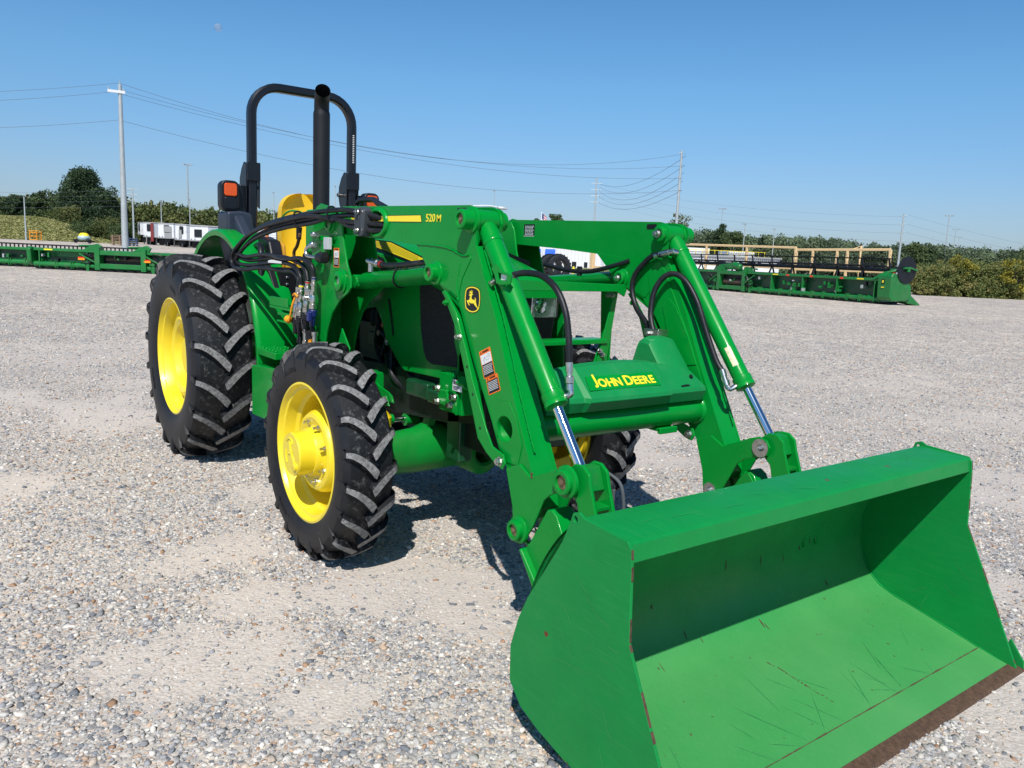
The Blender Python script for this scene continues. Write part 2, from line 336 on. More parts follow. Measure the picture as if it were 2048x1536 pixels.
    sf = n.nodes.new('ShaderNodeMapRange'); L.new(at_.outputs['Fac'], sf.inputs['Value']); sf.inputs['To Min'].default_value = .12; sf.inputs['To Max'].default_value = .92
    col = mixc(sf.outputs[0], col, sand)
    # pale tracks far out
    n4 = nz(.09, 6); t4 = ramp(n4.outputs['Fac'], [(.42, (.93, .93, .94)), (.62, (1.10, 1.08, 1.05))]).outputs[0]
    col = mixc(1.0, col, t4, 'MULTIPLY')
    col = mixc(1.0, col, (1.09, 1.07, 1.035), 'MULTIPLY')
    L.new(col, b.inputs['Base Color'])
    hgt = n.nodes.new('ShaderNodeMath'); hgt.operation = 'MULTIPLY'; L.new(v1.outputs['Distance'], hgt.inputs[0]); hgt.inputs[1].default_value = -1
    bp = n.nodes.new('ShaderNodeBump'); bp.inputs['Strength'].default_value = .5; bp.inputs['Distance'].default_value = .006; L.new(hgt.outputs[0], bp.inputs['Height'])
    h2 = n.nodes.new('ShaderNodeMath'); h2.operation = 'MULTIPLY'; L.new(v2.outputs['Distance'], h2.inputs[0]); h2.inputs[1].default_value = -1
    b2 = n.nodes.new('ShaderNodeBump'); b2.inputs['Strength'].default_value = .18; b2.inputs['Distance'].default_value = .014; L.new(h2.outputs[0], b2.inputs['Height']); L.new(bp.outputs[0], b2.inputs['Normal'])
    L.new(b2.outputs[0], b.inputs['Normal']); return m
GR = gravel_mat()
NA = 420; rs = [0.0]; r = .5
while r < 4000: rs.append(r); r *= 1.042 if r < 60 else 1.09
vs = [(CAM.x, CAM.y, .03)]; sa = [0]
for r in rs[1:]:
    for i in range(NA):
        a = 2*math.pi*i/NA; x = CAM.x+r*math.cos(a); y = CAM.y+r*math.sin(a); vs.append((x, y, gz(x, y))); sa.append((sandy(x, y)*(1-.75*smooth(6, 15, r)) if r < 60 else .22))
fs = [(0, 1+i, 1+(i+1) % NA) for i in range(NA)]
for k in range(len(rs)-2):
    b = 1+k*NA; fs += [(b+i, b+NA+i, b+NA+(i+1) % NA, b+(i+1) % NA) for i in range(NA)]
me = bpy.data.meshes.new('ground'); me.from_pydata(vs, [], fs); me.materials.append(GR)
a_ = me.attributes.new('sand', 'FLOAT', 'POINT'); a_.data.foreach_set('value', sa); me.polygons.foreach_set('use_smooth', [True]*len(fs))
go = bpy.data.objects.new('ground', me); S.collection.objects.link(go); tag(go, kind='structure')
# loose stones: real geometry in the near yard
def stones():
    t = (1+5**.5)/2
    iv = np.array([(-1, t, 0), (1, t, 0), (-1, -t, 0), (1, -t, 0), (0, -1, t), (0, 1, t), (0, -1, -t), (0, 1, -t), (t, 0, -1), (t, 0, 1), (-t, 0, -1), (-t, 0, 1)], float); iv /= np.linalg.norm(iv[0])
    it = np.array([(0, 11, 5), (0, 5, 1), (0, 1, 7), (0, 7, 10), (0, 10, 11), (1, 5, 9), (5, 11, 4), (11, 10, 2), (10, 7, 6), (7, 1, 8), (3, 9, 4), (3, 4, 2), (3, 2, 6), (3, 6, 8), (3, 8, 9), (4, 9, 5), (2, 4, 11), (6, 2, 10), (8, 6, 7), (9, 8, 1)])
    pos = []; size = []; far = []
    th0 = YAW; hw = rad(40)
    for r0_, r1_, dens, sz in ((.9, 3.2, 7600, .0060), (3.2, 5, 6000, .0062), (5, 7.5, 3200, .0070), (7.5, 11, 1500, .0090), (11, 18, 520, .0125), (18, 34, 130, .0185)):
        n = int(dens*hw*(r1_*r1_-r0_*r0_)); rr = np.sqrt(RNG.uniform(r0_*r0_, r1_*r1_, n)); aa = RNG.uniform(th0-hw, th0+hw, n)
        x = CAM.x+rr*np.cos(aa); y = CAM.y+rr*np.sin(aa)
        s_ = sz*np.exp(RNG.normal(0, .42, n)); keep = np.array([RNG.random() > .97*sandy(a, b)*(1-.7*smooth(6, 14, math.hypot(a-CAM.x, b-CAM.y))) for a, b in zip(x, y)])
        small = ~keep; s_[small] *= .42; keep |= RNG.random(n) < .20
        pos.append(np.stack([x, y], 1)[keep]); size.append(s_[keep]); far.append(np.full(int(keep.sum()), r0_ > 7))
    pos = np.concatenate(pos); size = np.concatenate(size); far = np.concatenate(far); size = np.clip(size, .002, .0185)
    m = stone_mat()
    stone_mesh('loose_gravel', pos[~far], size[~far], iv, it, m, 'loose grey and tan crushed gravel covering the yard near the bucket')
    ov = np.array([(1, 0, 0), (-1, 0, 0), (0, 1, 0), (0, -1, 0), (0, 0, 1), (0, 0, -1)], float); ot = np.array([(4, 0, 2), (4, 2, 1), (4, 1, 3), (4, 3, 0), (5, 2, 0), (5, 1, 2), (5, 3, 1), (5, 0, 3)])
    stone_mesh('far_gravel', pos[far], size[far], ov, ot, m, 'finer looking crushed gravel farther out across the yard')
def stone_mesh(name, pos, size, iv, it, m, label):
    n = len(pos); k = len(iv); kt = len(it)
    V = iv[None]*(1+RNG.uniform(-.42, .38, (n, k, 1)))
    sc = np.stack([RNG.uniform(.85, 1.5, n), RNG.uniform(.7, 1.1, n), RNG.uniform(.35, .7, n)], 1)
    V = V*sc[:, None, :]*size[:, None, None]
    a = RNG.uniform(0, 2*np.pi, n); tl = RNG.normal(0, .25, n)
    ca, sa_ = np.cos(a)[:, None], np.sin(a)[:, None]; ct, st_ = np.cos(tl)[:, None], np.sin(tl)[:, None]
    x, y, z = V[..., 0], V[..., 1], V[..., 2]; x, z = x*ct-z*st_, x*st_+z*ct; x, y = x*ca-y*sa_, x*sa_+y*ca
    z = z+size[:, None]*RNG.uniform(-.25, .25, n)[:, None]
    V = np.stack([x+pos[:, 0:1], y+pos[:, 1:2], z+.03], 2).reshape(-1, 3); Fc = (it[None]+k*np.arange(n)[:, None, None]).reshape(-1)
    pal = np.array([(.17, .185, .21), (.27, .28, .30), (.36, .362, .37), (.44, .435, .425), (.50, .485, .46), (.55, .53, .50), (.47, .41, .35), (.33, .21, .14), (.48, .37, .28), (.62, .61, .58)])
    pr = np.array([.10, .16, .19, .18, .13, .07, .06, .035, .045, .03]); c = pal[RNG.choice(10, n, p=pr/pr.sum())]*RNG.uniform(.82, 1.12, (n, 1))*np.array([1.08, 1.045, 1.0]); c = np.concatenate([c, np.ones((n, 1))], 1)
    me = bpy.data.meshes.new(name); me.vertices.add(len(V)); me.vertices.foreach_set('co', V.ravel()); nf = n*kt
    me.loops.add(nf*3); me.loops.foreach_set('vertex_index', Fc.astype(np.int32)); me.polygons.add(nf); me.polygons.foreach_set('loop_start', np.arange(0, nf*3, 3, dtype=np.int32)); me.polygons.foreach_set('loop_total', np.full(nf, 3, dtype=np.int32))
    me.update(); me.validate()
    ca_ = me.color_attributes.new('stone', 'FLOAT_COLOR', 'POINT'); ca_.data.foreach_set('color', np.repeat(c, k, 0).ravel())
    me.materials.append(m); o = bpy.data.objects.new(name, me); S.collection.objects.link(o)
    tag(o, label, 'gravel', kind='stuff'); print('stones', n)
def stone_mat():
    m = bpy.data.materials.new('loose_stone'); m.use_nodes = True; nd = m.node_tree; b = nd.nodes['Principled BSDF']; b.inputs['Roughness'].default_value = .85; b.inputs['Specular IOR Level'].default_value = .25
    at_ = nd.nodes.new('ShaderNodeVertexColor'); at_.layer_name = 'stone'
    g = nd.nodes.new('ShaderNodeNewGeometry'); t_ = nd.nodes.new('ShaderNodeTexNoise'); t_.inputs['Scale'].default_value = 130; nd.links.new(g.outputs['Position'], t_.inputs['Vector'])
    mp = nd.nodes.new('ShaderNodeMapRange'); mp.inputs['From Min'].default_value = .3; mp.inputs['From Max'].default_value = .7; mp.inputs['To Min'].default_value = .8; mp.inputs['To Max'].default_value = 1.2; nd.links.new(t_.outputs['Fac'], mp.inputs['Value'])
    vm = nd.nodes.new('ShaderNodeVectorMath'); vm.operation = 'SCALE'; nd.links.new(at_.outputs['Color'], vm.inputs[0]); nd.links.new(mp.outputs[0], vm.inputs['Scale']); nd.links.new(vm.outputs[0], b.inputs['Base Color'])
    return m
stones()

# ================================================================== TRACTOR
T = tag(empty('tractor'), 'big green loader tractor with yellow wheels and an open folding roll bar', 'tractor')
def tyre(name, R, w, rr, nl, lh, arc, parent, lw):
    Rc = R-lh; m = MB(); H = w/2
    prof = [(rr-.004, -.395*w), (rr, -.41*w), (rr+.012, -.44*w), (rr+.25*(Rc-rr), -.485*w), (rr+.5*(Rc-rr), -.505*w), (rr+.75*(Rc-rr), -.49*w), (Rc-.028, -.455*w), (Rc-.010, -.40*w), (Rc-.002, -.2*w), (Rc, 0)]
    prof = prof+[(r, -y) for r, y in prof[-2::-1]]
    m.revolve(prof, 120); kp = len(prof)-1; m.m = [2 if abs(prof[i % kp][1]+prof[i % kp+1][1])/2 > .40*w else 0 for i in range(len(m.f))]
    def rc(y):
        a = abs(y)/w
        return Rc-.10*max(0, a-.12)**2-(max(0, a-.40)*.35)
    def rt_(y):
        a = abs(y)/w
        return R-.12*max(0, a-.1)**2-max(0, a-.42)*.30
    for k in range(nl):
        for sg in (-1, 1):
            f0 = 2*math.pi*(k+(.5 if sg > 0 else 0))/nl
            ts = [0, .08, .25, .45, .65, .82, .94, 1.0]; sec = []
            for t in ts:
                y = sg*w*(-.035+.515*t) if t < .999 else sg*w*.485
                s_ = arc*(1-(1-t)**1.55); hw = lw*(.60-.22*t)
                if t == 0: hw *= .8
                # direction across the lug is skewed
                r_b = rc(y)-.006; r_t = rt_(y)
                dy = .42*hw*sg*(1-.7*t)
                cs = []
                for (q, rr_, e) in ((-1, r_b, 1.45), (-1, r_t, 1), (1, r_t, 1), (1, r_b, 1.25)):
                    sA = (s_+q*hw*e)/R; yy = y-q*dy*e
                    yy = max(-.492*w, min(.492*w, yy))
                    cs.append((rr_*math.cos(f0+sA), yy, rr_*math.sin(f0+sA)))
                sec.append(cs)
            # down the sidewall
            for (dr, ya, sh) in ((.035, .50, .6), (.085, .503, .35), (.12, .497, .1)):
                s_ = arc+.01; hw = lw*(.48+sh*.05); cs = []
                for (q, yo) in ((-1, ya-.03), (-1, ya+.012*sh), (1, ya+.012*sh), (1, ya-.03)):
                    sA = (s_+q*hw*(1.25 if yo < ya else 1))/R; r_ = R-.02-dr
                    cs.append((r_*math.cos(f0+sA), sg*w*yo, r_*math.sin(f0+sA)))
                sec.append(cs)
            n = len(sec); vs = [p for c in sec for p in c]; b = len(m.v); m.v += vs
            for i in range(n-1):
                for q in range(4):
                    q2 = (q+1) % 4
                    if q == 3: continue
                    f = (b+i*4+q, b+i*4+q2, b+(i+1)*4+q2, b+(i+1)*4+q); 
                    if sg < 0: f = f[::-1]
                    m.f.append(f); m.m.append(1 if (q == 1 and i < len(ts)-1) else 2 if i >= len(ts)-1 else 0)
            e = (b, b+1, b+2, b+3); m.f.append(e if sg < 0 else e[::-1]); m.m.append(0)
    o = m.build(name, [RB, RL, RW], parent, fix=True, ang=28)
    return o
def rim(prof, s, n=72):
    m = MB(); m.revolve([(r, -a*s) for r, a in prof], n); return m
def bowl_wheel(kind, s, loc, steer=0):
    # s=1: outer face towards -y (right side); s=-1: left side
    if kind == 'rear':
        pr = [(.40, -.19), (.412, -.185), (.418, .185), (.416, .195), (.404, .198), (.398, .186), (.392, .17), (.378, .165), (.366, .13), (.362, .10), (.345, .085), (.338, .02), (.336, -.04), (.315, -.04), (.312, .02), (.305, .09), (.288, .125), (.26, .135), (.232, .12), (.205, .07), (.185, .045), (.155, .038), (.145, .04), (.14, .045), (.135, .09), (.12, .10), (.0, .10)]
        pr = [(r, a-.021 if a > -.1 else a+.01) for r, a in pr]; R, w, rr, nl, lh, arc, lw = .722, .405, .405, 18, .044, .160, .043; nr, nn, nz_ = .168, 8, .016
    else:
        pr = [(.33, -.14), (.342, -.138), (.346, .138), (.343, .145), (.333, .147), (.328, .14), (.322, .125), (.308, .12), (.300, .09), (.294, .07), (.278, .055), (.272, .0), (.27, -.05), (.232, -.055), (.215, -.045), (.210, -.02), (.207, .05), (.200, .080), (.186, .098), (.168, .103), (.15, .096), (.13, .090), (.122, .092), (.118, .120), (.114, .130), (.108, .132), (.106, .203), (.101, .210), (.0, .210)]
        pr = [(r, a-.034 if a > -.1 else a+.022) for r, a in pr]; R, w, rr, nl, lh, arc, lw = .533, .258, .335, 20, .036, .105, .033; nr, nn, nz_ = .146, 8, .058
    wh = rim(pr, s).build(kind+'_wheel', Y, T, ang=30, loc=loc)
    wh.rotation_euler = (0, 0, steer)
    tyre('tyre', R, w, rr, nl, lh, arc, wh, lw)
    for i in range(nn):
        a = 2*math.pi*(i+.4)/nn; m = MB(); p = Vector((nr*math.cos(a), -s*nz_, nr*math.sin(a)))
        m.cyl(p, p+Vector((0, -s*.014, 0)), .0135, n=6); m.cyl(p, p+Vector((0, -s*.034, 0)), .0075, n=8)
        m.build('wheel_nut', ZN if kind == 'front' else Y, wh, ang=30)
    for i in range(8):    # rim clamps bolted to the barrel
        a = 2*math.pi*(i+.1)/8; r = (.25 if kind == 'front' else .318); m = MB(); y0 = -.066 if kind == 'rear' else -.086
        p = Vector((r*math.cos(a), -s*y0, r*math.sin(a)))
        m.cyl(p, p+Vector((0, -s*.016, 0)), .013, n=6); m.cyl(p, p+Vector((0, -s*.028, 0)), .007, n=8)
        m.build('rim_bolt', Y, wh, ang=30)
    if kind == 'front':
        m = MB(); q = -s*.177
        m.tube([(-.045, q, .058), (-.020, q, .074), (.010, q, .070), (.018, q, .052)], .0045, n=6)
        m.tube([(-.012, q, .060), (-.004, q, .030), (.004, q, .006), (-.028, q, -.002)], .005, n=6)
        m.tube([(-.060, q, .012), (-.058, q, -.02), (-.046, q, -.05)], .004, n=6)
        m.tube([(.002, q, .004), (.024, q, -.012), (.040, q, -.040), (.030, q, -.066)], .005, n=6)
        m.rings((.052, -s*.174, -.052), (0, -s, 0), [(0, .020), (.010, .020), (.013, .015)], 12)
        m.build('hub_casting_mark', Y, wh)
    return wh
WRR = bowl_wheel('rear', 1, (0, -.795, .737)); bowl_wheel('rear', -1, (0, .795, .737))
WFR = bowl_wheel('front', 1, (2.312, -.818, .555), rad(1)); bowl_wheel('front', -1, (2.312, .735, .555), rad(1))
# ------------------------------------------------------------------ driveline
m = MB(); m.cyl((0, -.60, .745), (0, .60, .745), .12, n=20); m.rings((0, -.58, .745), (0, 1, 0), [(0, .17), (.04, .17), (.10, .14), (.3, .16), (.86, .16), (1.06, .14), (1.12, .17), (1.16, .17)], 20)
m.build('rear_axle', GC, T, ang=40)
m = MB(); m.prism([(-.35, .62), (.9, .50), (1.3, .52), (1.3, .98), (.6, 1.0), (-.35, 1.0)], -.20, .20); m.build('transmission', GC, T, bevel=.03)
m = MB()
m.prism([(1.3, .55), (2.30, .58), (2.72, .62), (2.72, .90), (2.45, 1.15), (1.3, 1.2)], -.17, .17)
m.box((1.35, -.22, .62), (2.3, -.17, .8)); m.box((1.5, -.25, .9), (1.8, -.17, 1.12))
for i in range(60):
    x = random.uniform(1.30, 2.4); z = random.uniform(.72, 1.34); y = -.20-random.random()*.09; q = random.random()
    if q < .5: m.cyl((x, y, z), (x+random.uniform(-.1, .1), y-.03, z+random.uniform(-.14, .14)), random.uniform(.012, .035), n=10)
    else: m.box((x-.04, y, z-.03), (x+.04, y+.08, z+.05))
m.build('engine', KM, T, bevel=.006)
m = MB()
for pts in ([(1.95, -.30, 1.28), (2.02, -.31, 1.1), (2.0, -.29, .93), (2.1, -.27, .8)], [(1.80, -.28, 1.3), (1.86, -.31, 1.15), (1.82, -.30, 1.0), (1.9, -.28, .86)], [(2.05, -.26, 1.0), (2.2, -.3, .9), (2.4, -.27, .84)], [(1.7, -.26, 1.15), (1.9, -.3, 1.08), (2.1, -.3, 1.02)], [(2.0, -.3, .98), (2.04, -.31, .86), (2.2, -.28, .78)]):
    m.tube(pts, .014, n=8)
m.build('engine_hose', KH, T)
m = MB(); m.rings((2.02, -.30, 1.07), (0, -1, 0), [(0, .022), (.02, .022), (.025, .015)], 14); m.rings((2.10, -.29, .97), (0, -1, 0), [(0, .018), (.02, .018)], 10); m.rings((1.93, -.30, 1.13), (0, -1, 0), [(0, .014), (.02, .014)], 10); m.build('filler_cap', RDC, T)
m = MB(); m.rings((1.99, -.31, 1.045), (0, -1, 0), [(0, .024), (.012, .024), (.012, .017), (.004, .017)], 16); m.rings((2.06, -.3, 1.16), (.2, -1, .4), [(0, .012), (.03, .012)], 10); m.rings((1.88, -.30, 1.08), (.2, -1, 0), [(0, .016), (.02, .016)], 10); m.build('hose_clamp', ZN, T)
# frame rails carrying the loader, and small brackets
m = MB()
m.prism([(1.05, .62), (2.1, .66), (2.60, .70), (2.93, .76), (2.93, .93), (2.55, .95), (2.1, .92), (1.05, .86)], -.30, -.255)
m.prism([(1.05, .62), (2.1, .66), (2.60, .70), (2.93, .76), (2.93, .93), (2.55, .95), (2.1, .92), (1.05, .86)], .255, .30)
m.box((2.55, -.27, .60), (2.93, .27, .92))
m.box((2.62, -.08, .50), (2.70, .08, .62))
m.build('front_frame', KM, T, bevel=.008)
m = MB(); m.prism([(1.78, .825), (1.88, .825), (1.95, .79), (2.06, .772), (2.10, .755), (2.12, .72), (2.02, .715), (1.78, .70)], -.345, -.335); m.prism([(2.02, .70), (2.06, .755), (2.10, .70)], -.36, -.35); m.build('axle_bracket', G, T, bevel=.003)
m = MB(); m.box((2.28, -.36, .80), (2.50, -.20, .885)); m.box((2.53, -.38, .80), (2.64, -.25, .87)); m.box((2.60, -.30, .52), (2.72, -.22, .80)); m.build('frame_casting', GDK, T, bevel=.012)
m = MB(); m.prism([(2.72, .90), (2.705, .835), (2.80, .825), (2.875, .80), (2.885, .90), (2.85, .905), (2.83, .87), (2.80, .865), (2.785, .905)], -.425, -.410)
m.prism([(2.80, .915), (2.846, .998), (2.872, .93), (2.872, .895)], -.43, -.415); m.box((2.70, -.41, .80), (2.90, -.30, .98)); m.build('weight_bracket', G, T, bevel=.003)
for (x, z) in ((2.718, .905), (2.717, .842), (2.835, .843), (2.862, .884)):
    m = MB(); m.cyl((x, -.432, z), (x, -.424, z), .019, n=16); m.cyl((x, -.452, z), (x, -.432, z), .0135, n=6); m.build('bracket_bolt', ZN, T)
m = MB(); m.prism([(2.851, .967), (2.93, .967), (2.928, .917), (2.851, .916)], -.432, -.4305); o = m.build('barcode_label', WH, T)
m = MB()
for i in range(9): m.box((2.858+i*.0055, -.4335, .946), (2.858+i*.0055+.003*(1+i % 2)*.7, -.4325, .962))
for j in range(3): m.box((2.858, -.4335, .936-j*.007), (2.912-j*.008, -.4325, .939-j*.007))
m.build('label_print', K, o)
# front axle
m = MB(); sec = [(-.62, .50, .075, .09), (-.49, .50, .08, .11), (-.34, .505, .085, .12), (-.25, .52, .10, .135), (-.14, .515, .11, .125), (.14, .515, .11, .125), (.25, .52, .10, .135), (.34, .505, .085, .12), (.49, .50, .08, .11), (.62, .50, .075, .09)]
vs = []; n = 14
for y, z, hx, hz_ in sec: vs += [(2.33+hx*math.cos(2*math.pi*i/n)*1.0, y, z+hz_*math.sin(2*math.pi*i/n)) for i in range(n)]
m.add(vs, [(j*n+i, j*n+(i+1) % n, (j+1)*n+(i+1) % n, (j+1)*n+i) for j in range(len(sec)-1) for i in range(n)]+[tuple(range(n)), tuple(range((len(sec)-1)*n, len(sec)*n))])
m.rings((2.30, -.02, .50), (1, 0, 0), [(0, .12), (.22, .12), (.24, .10), (.25, .07), (.24, .055), (.10, .055)], 24)
m.prism([(2.30, .60), (2.36, .74), (2.39, .74), (2.40, .70), (2.37, .62)], -.275, -.235)
m.build('front_axle', GC, T, ang=50)
for s in (1, -1):
    m = MB(); m.rings((2.312, -s*.55, .36), (0, 0, 1), [(0, .06), (.02, .085), (.34, .085), (.37, .06)], 18); m.prism([(2.20, .40), (2.20, .66), (2.42, .66), (2.42, .40)], -s*.55-.04, -s*.55+.04)
    m.rings((2.312, -s*.60, .557), (0, -s, 0), [(0, .12), (.10, .14), (.13, .15)], 24); m.prism([(2.36, .33), (2.54, .42), (2.56, .36), (2.40, .28)], -s*.60-.03, -s*.60+.03)
    m.build('steering_knuckle', Y, T, bevel=.008)
m = MB(); m.rings((2.17, -.43, .645), (0, 1, 0), [(0, .028), (.055, .028), (.06, .02)], 16); m.cyl((2.17, -.30, .635), (2.17, .30, .635), .034, n=18); cyl_ = m.build('steering_cylinder', G, T)
m = MB(); m.cyl((2.17, -.40, .64), (2.17, .40, .64), .014, n=14); m.build('steering_rod', CH, cyl_)
# tank, steps, valve bracket
m = MB(); m.prism([(1.02, .49), (1.02, .80), (1.50, .84), (1.50, .60), (1.28, .50)], -.745, -.735); m.box((1.02, -.735, .55), (1.4, -.50, .80)); m.build('fuel_tank_guard', G, T, bevel=.008)
m = MB(); m.box((.98, -.70, .865), (1.30, -.38, .905)); m.box((.98, -.70, .80), (1.0, -.38, .87));
for i in range(5):
    for j in range(4): m.rings((1.02+i*.055, -.67+j*.07, .905), (0, 0, 1), [(0, .013), (.008, .009)], 8)
m.build('step', G, T, bevel=.004)
m = MB(); m.box((.95, -.45, .60), (1.8, -.30, .84)); m.build('platform_support', KM, T, bevel=.01)
m = MB(); m.box((-.2, -.38, .98), (1.30, .38, 1.03)); m.box((1.02, -.42, 1.03), (1.24, .42, 1.50)); m.build('operator_platform', K, T, bevel=.01)
m = MB(); m.box((1.10, -.66, 1.165), (1.74, -.50, 1.18)); m.box((1.10, -.66, 1.182), (1.40, -.652, 1.236)); m.box((1.22, -.66, 1.09), (1.72, -.50, 1.10)); m.box((1.22, -.655, 1.13), (1.6, -.645, 1.15)); m.box((1.70, -.6, .9), (1.73, -.5, 1.2)); m.build('coupler_bracket', G, T, bevel=.003)
# fenders
for s in (1, -1):
    m = MB(); cx, cz, Rf = .03, .745, .895; A = [rad(-2+i*158/26) for i in range(27)]
    def ring(y, r): return [(cx+r*math.cos(a), -s*y, cz+r*math.sin(a)) for a in A]
    rows = [ring(.668, Rf-.045), ring(.672, Rf-.012), ring(.662, Rf-.002), ring(.64, Rf+.002), ring(.55, Rf+.004), ring(.44, Rf+.002), ring(.405, Rf-.006), ring(.395, Rf-.03), ring(.39, Rf-.25)]
    m.sheet(rows); inner = [ring(.385, Rf-.25), ring(.385, Rf-.03), ring(.40, Rf-.014), ring(.55, Rf-.006), ring(.655, Rf-.012), ring(.664, Rf-.045)]
    m.sheet(inner); m.build('fender', G, T, ang=50, fix=False)
    m = MB(); m.prism([(-.55, 1.0), (-.3, 1.35), (.3, 1.35), (.62, 1.05), (.75, .7), (.3, .6)], -s*.385-.004, -s*.385+.004); m.build('fender_liner', GDK, T)
# ------------------------------------------------------------------ roll bar
m = MB()
pts = []
for (cy, cz, a0) in ((-.19, 2.47, 180), (.19, 2.47, 90)):
    for k in range(9):
        a = rad(a0-k*90/8); pts.append((0, cy+.20*math.cos(a), cz+.20*math.sin(a)))
pts = [(0, -.39, 2.02)]+pts+[(0, .39, 2.02)]
m.sweep(pts, .030, .037, (1, 0, 0), rnd=.45); m.build('roll_bar', KP, T, ang=40)
for s in (-1, 1):
    m = MB(); yy = s*.39
    m.sweep([(.0, yy*1.0, 1.30), (0, yy, 1.70), (0, yy, 2.03)], .030, .034, (1, 0, 0)); m.build('roll_bar_post', KP, T, ang=40)
    m = MB(); m.prism(rrect(yy-.048, 1.995, yy+.048, 2.125, .006), -.045, .048, 'x')
    for q in (-.052, .044):
        m.prism([(-.10, 1.88), (-.055, 1.83), (.02, 1.80), (.035, 2.11), (-.02, 2.13), (-.07, 2.09), (-.115, 2.02), (-.12, 1.94)], yy+q, yy+q+.008)
    hb = m.build('roll_bar_hinge', KP, T, bevel=.003)
    m = MB(); m.cyl((-.065, yy-.085, 1.955), (-.065, yy+.075, 1.955), .010, n=12); m.cyl((-.065, yy-.085, 1.955), (-.065, yy-.066, 1.955), .017, n=10); m.build('hinge_pin', ZN, hb)
m = MB(); m.prism([(-.115, 0), (.115, 0), (.115, .008), (-.115, .008)], 0, .022, 'x', M=basis((.0385, .412, 2.30), (0, 0, 1), (0, 1, 0)).to_4x4()); 
m = MB(); m.box((.0375, .378, 2.19), (.0385, .398, 2.42)); o = m.build('roll_bar_label', K, T)
m = MB()
for i in range(16): m.box((.0385, .381, 2.20+i*.0135), (.039, .395, 2.2055+i*.0135))
m.build('label_print', WH, o)
# turn signals
for s in (-1, 1):
    yy = s*.555
    m = MB(); m.prism(rrect(yy-.068, 1.770, yy+.068, 1.985, .045), -.055, .035, 'x'); lamp = m.build('turn_signal', K, T, bevel=.012)
    m = MB(); m.prism(rrect(yy-.045, 1.875, yy+.045, 1.965, .018), .030, .046, 'x'); m.build('amber_lens', OR, lamp, bevel=.006)
    m = MB(); m.prism(rrect(yy-.045, 1.785, yy+.045, 1.870, .022), .030, .040, 'x'); m.build('lower_lens', KP, lamp, bevel=.004)
    m = MB(); m.box((-.03, min(yy, yy-s*.14), 1.74), (-.01, max(yy, yy-s*.14), 1.96)); m.build('signal_bracket', KP, T, bevel=.003)
# black fender towers behind the signals
for s in (-1, 1):
    m = MB(); m.prism([(s*.60, 1.60), (s*.60, 1.765), (s*.50, 1.775), (s*.42, 1.76), (s*.40, 1.62), (s*.40, 1.30), (s*.52, 1.30)], -.14, .10, 'x')
    m.prism([(.10, 1.75), (.36, 1.56), (.48, 1.36), (.30, 1.30), (.08, 1.35)], min(s*.48, s*.56), max(s*.48, s*.56)); m.build('fender_console', mat('console_plastic', (.020, .030, .050), .5, var=.1) if s < 0 else bpy.data.materials['console_plastic'], T, bevel=.02)
# seat
m = MB()
rows = []
for i in range(27):
    t = i/26; t = .75*t/.6 if t < .6 else .75+.25*math.sin((t-.6)/.4*1.57); z = 1.36+t*.582; x = -.02-.08*t-.03*math.sin(t*3.1); hw = .190+.012*math.sin(t*4) if t < .70 else .188*(max(0, 1-((t-.70)/.302)**2.6))**.42+.004
    bol = .05
    rows.append([(x+bol*abs(q)**3*1.2+.0, .038+hw*q, z) for q in (-1, -.92, -.75, -.5, -.2, 0, .2, .5, .75, .92, 1)])
m.sheet(rows); back = [[(p[0]-.09, p[1]*.98, p[2]) for p in r] for r in rows]; m.sheet([r[::-1] for r in back])
for r_, b_ in ((rows, back),):
    m.sheet([[p for p in [r[0] for r in r_]], [p for p in [r[0] for r in b_]]]); m.sheet([[r[-1] for r in b_], [r[-1] for r in r_]]); m.sheet([r_[-1], b_[-1]])
m.build('seat_backrest', YS, T, bevel=.012, ang=60)
m = MB(); m.prism([(-.06, 1.36), (.02, 1.43), (.40, 1.42), (.43, 1.39), (.42, 1.35), (-.04, 1.34)], -.17, .24); m.build('seat_cushion', YS, T, bevel=.03, seg=3)
m = MB(); m.box((-.05, -.16, 1.03), (.40, .22, 1.335)); m.build('seat_base', K, T, bevel=.02)
m = MB(); m.box((-.24, -.13, 1.22), (-.19, .21, 1.80)); m.build('seat_back_shell', K, T, bevel=.02)
# side console (armrest side) and levers
m = MB(); m.prism([(.10, 1.30), (.20, 1.56), (.42, 1.60), (.57, 1.575), (.62, 1.48), (.58, 1.30)], -.48, -.385); m.build('side_console', K, T, bevel=.02)
m = MB(); m.prism([(.54, 1.57), (.605, 1.55), (.625, 1.46), (.60, 1.37), (.55, 1.40)], -.392, -.368); m.build('console_trim', mat('ochre_trim', (.55, .27, .02), .5), T, bevel=.01)
m = MB(); m.rings((.42, -.43, 1.58), (.1, 0, 1), [(0, .012), (.035, .010), (.045, .022), (.08, .020), (.09, .008)], 12); m.rings((.60, -.46, 1.41), (.1, 0, 1), [(0, .010), (.02, .02), (.05, .02), (.06, .01)], 12)
m.build('lever_knob', mat('orange_knob', (.80, .22, .08), .4), T)
m = MB(); m.tube([(.30, -.50, 1.50), (.55, -.53, 1.54), (.64, -.55, 1.50), (.67, -.56, 1.40), (.69, -.57, 1.30)], .021, n=12); m.build('grab_handle', K, T)
m = MB(); m.tube([(.86, -.40, 1.42), (.86, -.41, 1.50), (.94, -.42, 1.545), (1.0, -.43, 1.60), (1.0, -.43, 1.63)], .011, n=10); lv = m.build('joystick_lever', BRO, T)
m = MB(); m.tube([(.99, -.43, 1.585), (1.0, -.43, 1.66)], [.016, .019], n=12, sm=1); m.tube([(.90, -.45, 1.685), (.97, -.43, 1.70), (1.10, -.41, 1.715)], [.017, .022, .02], n=12); m.build('lever_grip', K, lv)
